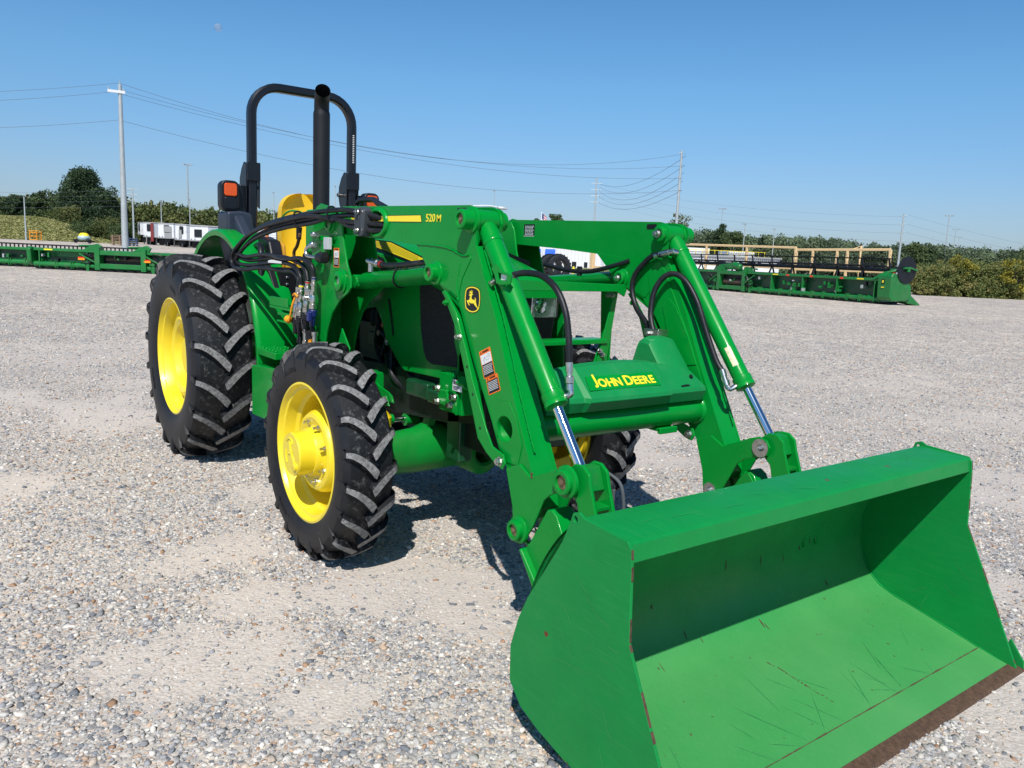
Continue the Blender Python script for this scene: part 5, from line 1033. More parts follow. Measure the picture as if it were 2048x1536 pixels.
def crown_pts(h, w, nb, per, shape='round', z0=.25):
    P = []; Tn = []
    for k in range(nb):
        t = RNG.uniform(z0, .93); 
        if shape == 'dome': rw = w*.5*min(1, (1.04-t)*1.55)**.75*.86
        elif shape == 'cone': rw = w*.5*(1.02-t)**.8*1.15
        else: rw = w*.5*math.sqrt(max(.05, 1-((t-.55)/.50)**2))*.80
        a = RNG.uniform(0, 2*np.pi); q = math.sqrt(RNG.random())*rw; c = np.array([q*math.cos(a), q*math.sin(a), t*h]); br = RNG.uniform(.09, .17)*w
        d = RNG.normal(0, 1, (per, 3)); d /= np.linalg.norm(d, axis=1)[:, None]; d *= br*RNG.uniform(.55, 1.08, (per, 1)); d[:, 2] *= .8
        P.append(c+d); Tn.append(np.clip(RNG.uniform(.2, .8)+RNG.normal(0, .14, per), 0, 1))
    return np.concatenate(P), np.concatenate(Tn)
def tree(name, loc, h, w, ma, label, cat='tree', shape='round', nb=60, per=60, sz=.35, group=None, z0=.22):
    r = tag(empty(name, loc), label, cat, group)
    m = MB(); m.tube([(0, 0, -.2), (.05, 0, h*.3), (-.03*w, .02, h*.55), (0, 0, h*.8)], [w*.035, w*.03, w*.02, w*.008], n=8, sm=3)
    for k in range(6):
        a = random.random()*6.28; z = h*random.uniform(.25, .55); m.tube([(0, 0, z), (w*.16*math.cos(a), w*.16*math.sin(a), z+h*.10), (w*.3*math.cos(a), w*.3*math.sin(a), z+h*.17)], [w*.016, w*.010, w*.004], n=5, sm=2)
    m.build('trunk', BARK, r)
    P, tn = crown_pts(h, w, int(nb*1.3), int(per*2.0), shape, z0); cards('crown', P, RNG.uniform(.6, 1.3, len(P))*sz*.62, ma, r, tn); return r
def wood(name, specs, ma, label, sz, kind='stuff', cat='woodland'):
    P = []; Tn = []
    sz *= .60; 
    for (x, y, z, h, w, nb, per) in specs:
        per = int(per*2.0)
        p, t = crown_pts(h, w, nb, per, 'round', .08); t = np.clip(t+RNG.normal(0, .18), 0, 1); P.append(p+np.array([x, y, z])); Tn.append(t)
    P = np.concatenate(P); o = cards(name, P, RNG.uniform(.7, 1.3, len(P))*sz, ma, None, np.concatenate(Tn)); tag(o, label, cat, kind=kind); return o
# ---- far woodland along the horizon
def line_specs(px0, px1, dep, topfun, n, jit=8, wid=9, nb=14, per=26, base=0):
    out = []
    for i in range(n):
        px = px0+(px1-px0)*(i+random.uniform(-.4, .4))/n; d = dep+random.uniform(-jit, jit); p = at(px, d); h = zat(px, topfun(px)+random.uniform(-4, 5), d)-base
        out.append((p.x, p.y, base-.5, max(2, h+.5), wid*random.uniform(.8, 1.3), nb, per))
    return out
def lerp_table(tb):
    def f(x):
        for (a, b), (c, d) in zip(tb, tb[1:]):
            if x <= c: return b+(d-b)*(x-a)/(c-a)
        return tb[-1][1]
    return f
topR = lerp_table([(1330, 462), (1400, 462), (1470, 470), (1560, 474), (1640, 478), (1720, 486), (1790, 492), (1830, 488), (1880, 496), (1960, 500), (2048, 500), (2200, 505)])
wood('far_woodland', line_specs(1300, 2250, 250, topR, 95, 25, 13, 22, 34), leafmat('leaves_far_haze_tint', (.070, .105, .060), (.115, .160, .085), (.17, .22, .115)), 'haze-tinted green woodland along the horizon on the right', 1.0)  # distance haze is put into these paler leaf colours
topL = lerp_table([(-300, 400), (0, 400), (60, 392), (240, 398), (260, 410), (300, 412), (340, 408), (380, 420), (430, 424), (480, 430), (560, 425), (640, 440), (1100, 470), (1330, 475)])
wood('rear_woodland', line_specs(-260, 640, 185, topL, 75, 14, 11, 26, 36, base=1), LO, 'olive green woodland rising behind the white trailers', .95)
wood('middle_woodland', line_specs(640, 1330, 260, lerp_table([(600, 440), (1000, 470), (1340, 476)]), 40, 20, 14, 16, 26), LF, 'low green woodland behind the tractor and white building', 1.3)
# ---- roadside thicket on the right
sp = []
for i in range(330):
    px = random.uniform(1835, 2300); d = 60+random.random()**1.3*30-(px-1850)*.004; p = at(px, d); top = 524+random.uniform(-6, 12)-(px-1850)*.030; base_h = zat(px, top, d)
    sp.append((p.x, p.y, -.3, max(1.2, base_h*random.uniform(.72, 1.05)+.3), random.uniform(1.8, 3.4), 14, 46))
for i in range(120):
    px = random.uniform(1835, 2300); d = 58.5+random.random()*2.5; p = at(px, d); sp.append((p.x, p.y, -.3, random.uniform(1.0, 1.9), random.uniform(1.4, 2.4), 8, 40))
wood('roadside_thicket', sp, leafmat('leaves_thicket', (.085, .115, .035), (.155, .185, .055), (.28, .25, .09)), 'dense green and brown brush along the right edge of the yard', .20, cat='brush')
sp = []
for i in range(60):
    px = random.uniform(1845, 2200); d = 62+random.random()*14; p = at(px, d); sp.append((p.x, p.y, 0, random.uniform(2.0, 3.2), random.uniform(1.0, 2.2), 7, 40))
# ---- single trees
def T_(px, ytop, dep, w, ma, label, name='tree', base=0, **k):
    p = at(px, dep); p.z = base; h = zat(px, ytop, dep)-base; return tree(name, p, h, w, ma, label, **k)
T_(168, 337, 150, 10.8, LD, 'tallest dark green tree on the grassy hill at the far left', base=1.1, nb=130, per=80, sz=.5, z0=.10, shape='dome')
T_(208, 376, 146, 7.5, LD, 'dark round tree just right of the tallest hill tree', base=1.1, nb=70, per=70, sz=.5, z0=.08)
T_(96, 380, 152, 7.0, LF, 'green tree on the hill left of the tallest dark tree', base=1.8, nb=70, per=60, sz=.5, z0=.1)
T_(74, 386, 158, 5.5, LF, 'pointed green tree on the hill behind the thin white pole', base=2, nb=50, per=60, sz=.5, shape='cone', z0=.1)
T_(14, 398, 150, 7.5, LF, 'bushy green tree at the left edge of the hill', base=3, nb=60, per=60, sz=.5, z0=.1)
T_(40, 396, 150, 6.5, LD, 'small dark tree between the hill trees at the left', base=3, nb=50, per=60, sz=.5, z0=.1)
T_(130, 415, 140, 7.5, LO, 'low olive bush in front of the tallest hill tree', cat='bush', name='bush', base=1, nb=60, per=50, sz=.4, z0=.05)
T_(176, 444, 128, 7.0, LF, 'low leafy bush at the foot of the grassy hill', cat='bush', name='bush', base=1, nb=60, per=60, sz=.3, z0=.05)
T_(218, 440, 128, 6.5, LO, 'yellowish bush beside the big grey utility pole', cat='bush', name='bush', base=1, nb=60, per=60, sz=.3, z0=.05)
T_(248, 448, 126, 5.5, LF, 'green bush behind the big grey utility pole', cat='bush', name='bush', base=1, nb=50, per=60, sz=.3, z0=.05)
T_(1354, 424, 118, 3.9, LO, 'sparse browning tree behind the tall leaning steel pole', nb=46, per=26, sz=.34, z0=.12)
T_(1436, 446, 190, 6.2, LD, 'dark conical evergreen above the white farm building', nb=60, per=50, sz=.5, shape='cone', z0=.08, name='evergreen_tree')
T_(1462, 462, 186, 6.8, LF, 'rounded tree just right of the conical evergreen', nb=50, per=50, sz=.55)
T_(1105, 426, 170, 5.5, LF, 'green treetop beside the flagpole', nb=50, per=60, sz=.45, z0=.1)
T_(1066, 433, 172, 4.0, LF, 'small treetop just left of the flagpole', nb=40, per=50, sz=.45, z0=.1)
T_(1922, 512, 61, 2.6, LY, 'yellow leaved bush in the middle of the right hand brush', name='bush', cat='bush', nb=26, per=50, sz=.2, z0=.05)
T_(2030, 520, 59, 2.6, LY, 'yellowing bush at the right edge of the photo', name='bush', cat='bush', nb=26, per=44, sz=.2, z0=.05)
T_(1836, 486, 110, 5.4, LF, 'green tree behind the black reel disc on the right', nb=50, per=50, sz=.4, z0=.1)
T_(2060, 497, 110, 7.0, LF, 'dark tree rising over the brush at the right edge', nb=50, per=50, sz=.45, z0=.1)
# ---- grassy hill at the far left
m = MB(); rows = []
HX = lerp_table([(-400, 425), (0, 433), (60, 434), (110, 440), (150, 452), (190, 470), (235, 482), (270, 484)])
for j in range(9):
    t = j/8; row = []
    for i in range(70):
        px = -420+i*10; d = 118+t*26; p = at(px, d); zt = zat(px, HX(px), 144); z0_ = gz(p.x, p.y)-.05; z = z0_+max(0, zt-z0_)*math.sin(t*1.57)**.8
        row.append((p.x, p.y, z+noise.noise(Vector((p.x*.2, p.y*.2, 1)))*.15*t))
    rows.append(row)
m.sheet(rows); hill = m.build('hill', mat('hill_grass', (.20, .205, .07), .9, var=.35, vscale=.35, dust=(.30, .25, .12), dustamt=.7, dscale=.5), ang=80, fix=False); tag(hill, kind='structure')
P = []
for i in range(42000):
    j = random.random()*7.99; i_ = random.random()*68.9; a = rows[int(j)][int(i_)]; b = rows[int(j)+1][int(i_)+1]; f, g_ = j % 1, i_ % 1
    a2 = rows[int(j)][int(i_)+1]; b0 = rows[int(j)+1][int(i_)]; q_ = [a[k]*(1-f)*(1-g_)+b0[k]*f*(1-g_)+a2[k]*(1-f)*g_+b[k]*f*g_ for k in range(3)]; P.append((q_[0], q_[1], q_[2]+.08))
tag(cards('hill_grass', P, .30, GRS, up_=False, flat=.75), 'tall dry grass and weeds on the far left hill', 'grass', kind='stuff')
# ---- grass strip by the building
m = MB(); q = [at(1010, 112), at(1260, 96), at(1290, 138), at(1010, 142)]
m.add([(p.x, p.y, gz(p.x, p.y)+.03) for p in q], [(0, 1, 2, 3)]); tag(m.build('lawn', mat('lawn_grass', (.24, .25, .08), .9, var=.3, vscale=.6), fix=False), kind='structure')
P = []
for i in range(9000): p = at(random.uniform(1015, 1260), random.uniform(100, 138)); P.append((p.x, p.y, .12))
tag(cards('lawn_grass', P, .28, GRS, flat=.75), 'mown yellow green grass in front of the white building', 'grass', kind='stuff')
# ---- steel utility poles
def pole(px, ytop, ybot, dep, r0_, r1_, label, arms=(), group=None, base=0, lean=0, name='utility_pole', cat='pole', ma=None):
    p = at(px, dep); p.z = base; h = zat(px, ytop, dep)-base; rt_ = tag(empty(name, p), label, cat, group); m = MB(); m.rings((0, 0, -.2), (lean, lean, 1), [(0, r0_), (h*.5, (r0_+r1_)/2), (h+.2, r1_)], 14); m.build('shaft', ma or GLV, rt_)
    return rt_, h
ax = Vector((-R2.x, -R2.y, 0))
rx = Vector((R2.x, R2.y, 0)); fx = Vector((F2.x, F2.y, 0))
P1, h1 = pole(250, 183, 497, 62, .26, .135, 'big round grey steel power pole with one white crossarm at the left')
m = MB(); c = Vector((0, 0, zat(245, 197, 62))); dr = (rx*.85+fx*.5).normalized(); Mx = basis(c-fx*.16, dr, (0, 0, 1)); m.box((-.78, -.10, -.06), (.42, .10, .06), Mx); m.build('crossarm', WH, P1, bevel=.01)
for xx in (-.70, .30): m = MB(); m.rings(c-fx*.16+dr*xx+Vector((0, 0, .08)), (0, 0, 1), [(0, .05), (.06, .07), (.10, .04), (.16, .06), (.2, .03)], 10); m.build('insulator', GLV, P1)
m = MB(); m.cyl(Vector((0, 0, h1)), Vector((.05, 0, h1+.35)), .03, n=8); m.build('insulator', GLV, P1)
P2, h2 = pole(1347, 308, 452, 88, .20, .11, 'tall leaning steel power pole behind the left loader arm', lean=0)
for zz in (313, 336, 360, 384):
    m = MB(); z = zat(1355, zz, 88); m.cyl((0, 0, z), rx*-.35+Vector((0, 0, z+.03)), .03, n=6); m.build('insulator', GLV, P2)
P3, h3 = pole(1184, 360, 440, 150, .22, .12, 'distant steel power pole with several short arms in the middle')
for zz in (372, 384, 396, 408): m = MB(); z = zat(1186, zz, 150); m.cyl(rx*-1.0+Vector((0, 0, z+.1)), rx*1.0+Vector((0, 0, z+.1)), .05, n=6); m.build('crossarm', GLV, P3)
P4, h4 = pole(1794, 430, 534, 96, .17, .08, 'slim leaning power pole standing behind the right hand header')
for zz in (436, 452, 468, 484): m = MB(); z = zat(1799, zz, 96); m.cyl((0, 0, z), rx*-.45+Vector((0, 0, z+.05)), .03, n=6); m.cyl((0, 0, z+.1), rx*.4+Vector((0, 0, z+.14)), .03, n=6); m.build('insulator', GLV, P4)
P5, h5 = pole(268, 380, 476, 122, .15, .10, 'thin grey power pole just right of the big grey pole', base=1)
for zz in (381, 391, 402): m = MB(); z = zat(268, zz, 122)-1; m.cyl(rx*-.8+Vector((0, 0, z)), rx*.8+Vector((0, 0, z)), .05, n=6); m.build('crossarm', GLV, P5)
pole(52, 395, 478, 118, .13, .07, 'thin white pole at the foot of the grassy hill', base=1)
def lamp(px, ytop, ybot, dep, label, heads=4, base=0, r=.09, grp='tall yard floodlight poles'):
    o, h = pole(px, ytop, ybot, dep, r*1.3, r*.7, label, name='light_pole', cat='light pole', base=base, group=grp)
    m = MB()
    if heads > 1:
        for k in range(6): a = 2*math.pi*k/6; m.box((-.28, -.18, -.10), (.28, .18, .10), Matrix.Translation((.95*math.cos(a), .95*math.sin(a), h-.15)) @ Matrix.Rotation(a, 4, 'Z'))
        m.cyl((-.9, 0, h-.1), (.9, 0, h-.1), .05, n=6); m.cyl((0, -.9, h-.1), (0, .9, h-.1), .05, n=6)
        m.build('lamp_heads', GLV, o)
    else:
        m.box((-.5, -.15, h-.1), (.2, .15, h+.03)); m.build('lamp_head', GLV, o)
lamp(378, 333, 430, 205, 'tall floodlight pole standing above the white trailers', r=.20)
lamp(324, 402, 446, 140, 'short slim light pole behind the first white trailer', 1, 1); lamp(381, 400, 450, 145, 'short slim light pole just right of the tall floodlight pole', 1, 1)
lamp(548, 387, 440, 150, 'slim light pole between roll bar post and yellow seat', 1); lamp(670, 375, 440, 170, 'light pole seen between the exhaust and left roll bar post', 1)
lamp(984, 384, 440, 170, 'slim light pole just above the loader boom knee', 1)
lamp(1436, 419, 470, 240, 'floodlight pole directly above the conical evergreen', r=.12); lamp(1483, 449, 500, 130, 'dark slim pole over the cream header rails', 1, r=.08); lamp(1542, 459, 500, 150, 'shorter dark slim pole over the cream header rails', 1, r=.08)
lamp(1884, 433, 512, 230, 'tallest of the floodlight poles right of the leaning pole', r=.16); lamp(1900, 460, 514, 300, 'second tallest floodlight pole at the right', r=.14); lamp(1909, 475, 516, 380, 'smallest of the three clustered floodlight poles at the right', r=.13)
lamp(1858, 475, 500, 420, 'faint slim distant pole left of the floodlight cluster', 1, r=.12); lamp(2031, 485, 512, 400, 'tiny distant light pole near the right edge', 1, r=.13)
# street lamp reaching over the boom
p = at(938, 58); sl = tag(empty('street_lamp', p), 'curved arm street lamp poking out above the right loader boom', 'street lamp'); z = zat(945, 413, 58)
m = MB(); m.tube([Vector((0, 0, 0)), Vector((0, 0, z-.3)), Vector((0, 0, z-.06))+rx*.15, rx*1.2+Vector((0, 0, z+.02)), rx*2.0+Vector((0, 0, z-.05))], .045, n=8); m.build('lamp_post', GLV, sl)
m = MB(); m.rings(rx*1.9+Vector((0, 0, z-.06)), (rx.x, rx.y, -.12), [(0, .05), (.1, .10), (.4, .13), (.7, .09), (.78, .03)], 10); m.build('lamp_head', GLV, sl)
# ---- overhead lines
def wire(p, q, sag, label, r=.013, grp='overhead power lines'):
    p, q = Vector(p), Vector(q); m = MB(); n = 28; m.tube([p.lerp(q, i/n)-Vector((0, 0, sag*4*(i/n)*(1-i/n))) for i in range(n+1)], r, n=5, sm=1)
    tag(m.build('power_line', WIR), label, 'power line', grp)
def AT(px, py, d): p = at(px, d); p.z = zat(px, py, d); return p
L1 = ['topmost overhead wire from the big grey pole to the leaning pole', 'second overhead wire from the crossarm of the big grey pole', 'third overhead wire from the crossarm of the big grey pole', 'lowest overhead wire between the big grey pole and the leaning pole']
for lb, (a, b, sg) in zip(L1, (((249, 180, 62), (1356, 314, 88), 3.15), ((252, 193, 62), (1355, 337, 88), 2.25), ((250, 200, 62), (1354, 361, 88), 1.9), ((250, 250, 62), (1353, 384, 88), 2.2))): wire(AT(*a), AT(*b), sg, lb)
for lb, (a, b) in zip(('upper overhead wire leaving the photo at the left edge', 'second overhead wire leaving the photo at the left edge', 'lower overhead wire leaving the photo at the left edge'), (((247, 180, 62), (-330, 196, 60)), ((238, 196, 62), (-330, 214, 60)), ((246, 249, 62), (-330, 262, 60)))): wire(AT(*a), AT(*b), .35, lb, .012)
for i, (a, b, sg) in enumerate((((1356, 318, 88), (1190, 372, 150), 1.6), ((1355, 336, 88), (1190, 378, 150), 1.9), ((1354, 350, 88), (1190, 386, 150), 2.2), ((1353, 366, 88), (1190, 396, 150), 2.0), ((1353, 384, 88), (1190, 408, 150), 1.6))): wire(AT(*a), AT(*b), sg, 'one of the sagging wires between the leaning pole and the distant middle pole', .02)
for i, (a, b, sg) in enumerate((((1190, 372, 150), (1800, 436, 96), 1.2), ((1190, 384, 150), (1799, 452, 96), 1.3), ((1190, 396, 150), (1798, 468, 96), 1.3), ((1190, 408, 150), (1797, 484, 96), 1.3))): wire(AT(*a), AT(*b), sg, 'one of the faint wires from the distant middle pole to the slim leaning pole', .008)
for i, (a, b, sg) in enumerate((((1802, 432, 96), (2300, 520, 150), 1.2), ((1801, 450, 96), (2300, 530, 150), 1.2), ((1800, 466, 96), (2300, 540, 150), 1.2), ((1800, 484, 96), (2300, 552, 150), 1.0))): wire(AT(*a), AT(*b), sg, 'one of the faint wires running off the right edge of the photo', .008)
for i, y_ in enumerate((383, 392, 402, 413)): wire(AT(266, y_, 122), AT(-300, y_-6, 122), .5, 'one of the thin pale wires crossing in front of the hill trees', .012)
# ---- moon
p = CAM+(fw+rt*((436-1024)/FPX)+up*((768-55)/FPX))*5000
mm = bpy.data.materials.new('moon_dust'); mm.use_nodes = True; n = mm.node_tree; d1 = n.nodes['Principled BSDF']; d1.inputs['Base Color'].default_value = (.5, .5, .5, 1); d1.inputs['Roughness'].default_value = 1; tr = n.nodes.new('ShaderNodeBsdfTransparent'); mx = n.nodes.new('ShaderNodeMixShader'); mx.inputs[0].default_value = .80
n.links.new(d1.outputs[0], mx.inputs[1]); n.links.new(tr.outputs[0], mx.inputs[2]); n.links.new(mx.outputs[0], n.nodes['Material Output'].inputs[0])
m = MB(); prof = [(-24*math.cos(a), 24*math.sin(a)+.01) for a in [math.pi*i/16 for i in range(17)]]; m.rings((0, 0, 0), (0, 0, 1), prof, 24); o = m.build('moon', mm, loc=p); tag(o, 'faint pale daytime moon high in the blue sky at the left', 'moon')
# ---- white box trailers
WP = mat('white_panel', (.72, .74, .76), .45, var=.05, dust=(.45, .44, .40), dustamt=.5, dscale=1.2); DKW = mat('dark_window', (.01, .014, .02), .15); MAR = mat('maroon_panel', (.22, .035, .03), .5, var=.1); GRY = mat('grey_equipment', (.30, .31, .31), .5, var=.15)
def trailer(px, ytop, ybot, dep, w, l, ang, label, front='unit', base=1.0, red=False):
    p = at(px, dep); zb = zat(px, ybot, dep); p.z = gz(p.x, p.y); o = tag(empty('box_trailer', p, math.atan2(R2.y, R2.x)+ang), label, 'trailer', 'white semi trailers parked in a row'); zt = zat(px, ytop, dep)-p.z; zb = zb-p.z+.95
    m = MB(); m.box((-w/2, 0, zb), (w/2, l, zt)); m.build('trailer_body', WP, o, bevel=.05)
    m = MB(); m.box((-w/2-.02, -.04, zt-.16), (w/2+.02, l, zt-.02)); m.box((-w/2-.02, -.05, zb), (w/2+.02, .0, zb+.15)); m.build('trim_rail', GRY, o, bevel=.02)
    m = MB(); m.box((-w/2*.45, -.10, zt-1.5), (w/2*.35, -.01, zt-.5)) if front == 'win' else m.prism(rrect(-w/2*.2, zt-1.35, w/2*.5, zt-.28, .15), -.08, -.01); m.build('front_window', DKW, o, bevel=.02)
    if red: m = MB(); m.box((w/2*.55, -.07, zb-.6), (w/2+.1, -.01, zt-.1)); m.build('maroon_side', MAR, o)
    for k in range(2): m = MB(); m.rings((-w/2*.8+k*.6, -.07, zb+.25), (0, 1, 0), [(0, .1), (.05, .1)], 10); m.build('marker_lamp', GRY, o)
    for sx2 in (-1, 1):
        for q in (1.6, l-2.2, l-3.4):
            m = MB(); m.rings((sx2*(w/2-.15), q, .5), (1, 0, 0), [(-.13, .3), (-.13, .5), (.13, .5), (.13, .3)], 18); m.build('trailer_wheel', K, o)
    m = MB(); m.box((-.5, .3, .55), (.5, l-.3, zb)); m.build('underframe', K, o)
    for sx2 in (-.7, .7): m = MB(); m.box((sx2-.06, .8, .0), (sx2+.06, .92, zb)); m.build('landing_leg', GRY, o)
    return o
trailer(279, 445, 482, 124, 1.6, 8, -.9, 'leftmost white trailer of the row with a small dark window', base=1)
trailer(297, 445, 487, 121, 2.3, 8, -.5, 'white trailer with a maroon side panel in the parked row', red=True)
tr = trailer(332, 447, 490, 116, 3.2, 9, -.45, 'white trailer with grey louvred doors in the middle of the row')
m = MB(); z0_ = 1.6
for q in range(2): m.box((-.2, -.12, 1.12+q*.92), (1.25, -.02, 1.95+q*.92))
m.build('louvred_door', GRY, tr, bevel=.02)
tr = trailer(362, 449, 494, 112, 2.2, 9, -.45, 'narrow white trailer left of the last visible trailer'); m = MB(); m.box((-.3, -.12, 1.35), (.25, -.02, 2.45)); m.build('control_box', GRY, tr, bevel=.02)
trailer(398, 452, 497, 106, 3.2, 12, -.4, 'white trailer with big black window partly behind the rear fender', front='win')
p = at(566, 96); bt = tag(empty('box_trailer', (p.x, p.y, .3), math.atan2(R2.y, R2.x)), 'white ribbed trailer visible between roll bar post and yellow seat', 'trailer', 'white semi trailers parked in a row')
m = MB(); zt = zat(566, 456, 96)-.3; m.box((-5, 0, 1.0), (4.5, 2.5, zt)); m.build('trailer_body', WP, bt, bevel=.04)
m = MB()
for i in range(9): m.box((-5, -.03, 1.2+i*.28), (4.5, -.005, 1.23+i*.28))
m.build('side_rib', GRY, bt)
m = MB(); m.box((-5, -.05, .1), (4.5, 2.4, 1.0)); m.build('dark_skirt', K, bt)
# ---- pallets, drums, rack, tank at the hill foot
def bgbox(name, px, ytop, dep, w, ma, label, cat, n=5, col2=None, dpt=1.4):
    p = at(px, dep); g = gz(p.x, p.y); h = zat(px, ytop, dep)-g; o = tag(empty(name, (p.x, p.y, g), math.atan2(R2.y, R2.x)+.3), label, cat)
    for k in range(n):
        z = h*k/n; m = MB()
        m.box((-w/2+random.uniform(-.1, .1), 0, z+h/n*.55), (w/2+random.uniform(-.1, .1), dpt, z+h/n*.85))
        for q in (-.42, 0, .36): m.box((q*w, .02, z), (q*w+.12*w/2, dpt-.02, z+h/n*.55))
        m.build('pallet_layer', ma, o)
WOOD = mat('pallet_wood', (.28, .19, .13), .85, var=.3, vscale=4); BLU = mat('blue_paint', (.03, .06, .16), .5, var=.3, vscale=5)
bgbox('pallet_stack', 238, 470, 108, 2.1, WOOD, 'brown stack of wooden pallets left of the big grey pole', 'pallets', 7)
bgbox('crate_stack', 265, 476, 108, 1.2, BLU, 'small stack of dark blue crates right of the big grey pole', 'crates', 4)
o = tag(empty('storage_rack', at(66, 112, 1.0), .6), 'small orange yellow storage rack below the grassy hill', 'rack')
for z in (0, .5, 1.0, 1.25): m = MB(); m.box((-.7, 0, z), (.7, .8, z+.08)); m.build('shelf', OC, o)
for x in (-.7, .62):
    for y in (0, .72): m = MB(); m.box((x, y, 0), (x+.08, y+.08, 1.3)); m.build('post', OC, o)
o = tag(empty('spray_tank', at(168, 110, .95), .6), 'low trailer carrying a yellow and pale blue tank below the hill', 'tank')
m = MB(); m.rings((0, 0, .35), (0, 0, 1), [(0, .55), (.15, .75), (.35, .8), (.55, .7)], 18); m.build('tank_body', mat('pale_blue', (.35, .50, .55), .5), o)
m = MB(); m.rings((0, 0, .9), (0, 0, 1), [(0, .68), (.2, .6), (.4, .4), (.45, .1)], 18); m.build('tank_top', YD, o)
m = MB(); m.box((-1.6, -.3, .1), (1.6, .3, .3)); m.rings((-1.3, -.3, .2), (0, 1, 0), [(0, .28), (.2, .28)], 14); m.rings((1.2, -.3, .2), (0, 1, 0), [(0, .28), (.2, .28)], 14); m.build('tank_chassis', K, o)
# ---- distant building with blue awnings
SID = mat('white_siding', (.66, .67, .68), .55, var=.04, vscale=2); BAW = mat('blue_awning', (.01, .10, .62), .5); SHD = mat('tan_wall', (.52, .45, .36), .7, var=.1)
def gate(px): return math.atan2(R2.y, R2.x)
D0 = 150; p = at(1040, D0); bd = tag(empty('building', (p.x, p.y, 0), gate(0)-.10), 'long white metal building with blue awnings and dark windows', 'building')
def bx(px): return (px-1040)/FPX*D0
m = MB(); m.box((bx(955), 0, 0), (bx(1240), 14, 6.6)); m.build('wall', SID, bd, bevel=.03)
m = MB(); m.prism([(-.4, 6.55), (7, 7.6), (14.4, 6.55)], bx(950), bx(1245), 'x'); m.build('roof', GLV, bd)
for x0, x1 in ((1066, 1081), (1090, 1100), (1100, 1110)):
    m = MB(); m.add([(bx(x0), -1.6, 1.9), (bx(x1), -1.6, 1.9), (bx(x1), -.02, 3.3), (bx(x0), -.02, 3.3), (bx(x0), -1.6, 1.7), (bx(x1), -1.6, 1.7), (bx(x1), -.02, 1.7), (bx(x0), -.02, 1.7)], [(0, 1, 2, 3), (0, 4, 5, 1), (1, 5, 6, 2), (0, 3, 7, 4), (4, 7, 6, 5)]); m.build('awning', BAW, bd)
for x0, x1, z0_, z1 in ((1068, 1078, 0, 2.1), (1091, 1097, 0, 2.0), (1102, 1108, 0, 2.0)): m = MB(); m.box((bx(x0), -.06, z0_), (bx(x1), -.01, z1)); m.build('door', mat('grey_door', (.25, .26, .28), .5) if 'grey_door' not in bpy.data.materials else bpy.data.materials['grey_door'], bd)
for x0, x1, z0_, z1 in ((1144, 1153, .15, 1.15), (1168, 1175, .15, 1.15), (1042, 1062, .3, 1.8)): m = MB(); m.box((bx(x0), -.06, z0_), (bx(x1), -.01, z1)); m.build('window', DKW, bd)
m = MB()
for i in range(40): x = bx(955)+i*.68; m.box((x, -.03, 0), (x+.04, -.004, 6.5))
m.build('siding_rib', GLV, bd)
m = MB(); m.box((bx(1040), -.8, 2.9), (bx(1064), -.02, 3.1)); m.box((bx(1062.5), -.8, 0), (bx(1064), -.6, 2.9)); m.build('porch', WP, bd)
o = tag(empty('flagpole', at(1079, 160)), 'white flagpole with a red white and blue flag above the left boom', 'flagpole'); z = zat(1079, 429, 160)
m = MB(); m.cyl((0, 0, 0), (0, 0, z), .10, n=8); m.rings((0, 0, z), (0, 0, 1), [(0, .1), (.1, .18), (.25, .1)], 8); m.build('shaft', WP, o)
z0_ = zat(1079, 440, 160)
m = MB(); m.sheet([[rx*(.1+.12*i)+fx*.08*math.sin(i*.9)+Vector((0, 0, z0_+1.2-j*.22-.10*i)) for i in range(9)] for j in range(10)]); fl = m.build('flag', mat('flag_white', (.65, .62, .66), .7), o)
m = MB()
for j in range(0, 9, 2): m.sheet([[rx*(.1+.12*i)-fx*.01+fx*.08*math.sin(i*.9)+Vector((0, 0, z0_+1.2-jj*.22-.10*i)) for i in range(9)] for jj in (j, j+1)])
m.build('flag_stripe', mat('flag_red', (.5, .05, .06), .7), fl)
m = MB(); m.sheet([[rx*(.1+.12*i)-fx*.02+fx*.08*math.sin(i*.9)+Vector((0, 0, z0_+1.21-jj*.22-.10*i)) for i in range(4)] for jj in (0, 1, 2, 3, 4, 5)]); m.build('flag_canton', BLU, fl)
# ---- two big tyres standing in the yard
def bigtyre(px, dep, label, R=.95, w=.55, yaw=.35):
    p = at(px, dep); m = MB(); prof = [(R*.55, -w*.35), (R*.60, -w*.48), (R*.8, -w*.5), (R*.93, -w*.42), (R*.95, 0), (R*.93, w*.42), (R*.8, w*.5), (R*.60, w*.48), (R*.55, w*.35), (R*.55, -w*.35)]
    m.revolve(prof, 48)
    for k in range(22):
        for sg in (-1, 1):
            a = 2*math.pi*(k+(.5 if sg > 0 else 0))/22; Mx = Matrix.Rotation(-a, 4, 'Y') @ Matrix.Translation((R*.95, sg*w*.22, 0)) @ Matrix.Rotation(sg*.7, 4, 'X'); m.box((-.02, -w*.24, -.03), (.055, w*.24, .03), Mx)
    o = m.build('loose_tyre', RB, loc=(p.x, p.y, R)); o.rotation_euler = (0, 0, math.atan2(R2.y, R2.x)+yaw); tag(o, label, 'tyre', 'large loose tyres standing in the yard'); return o
bigtyre(1101, 60, 'left one of two large black tyres standing near the white building'); bigtyre(1117, 56, 'right hand larger tyre of the pair near the white building')
o = tag(empty('bollard', at(1148, 70)), 'short yellow bollard behind the left loader boom', 'bollard'); m = MB(); m.rings((0, 0, 0), (0, 0, 1), [(0, .09), (.85, .09), (.95, .04)], 10); m.build('post', YD, o)
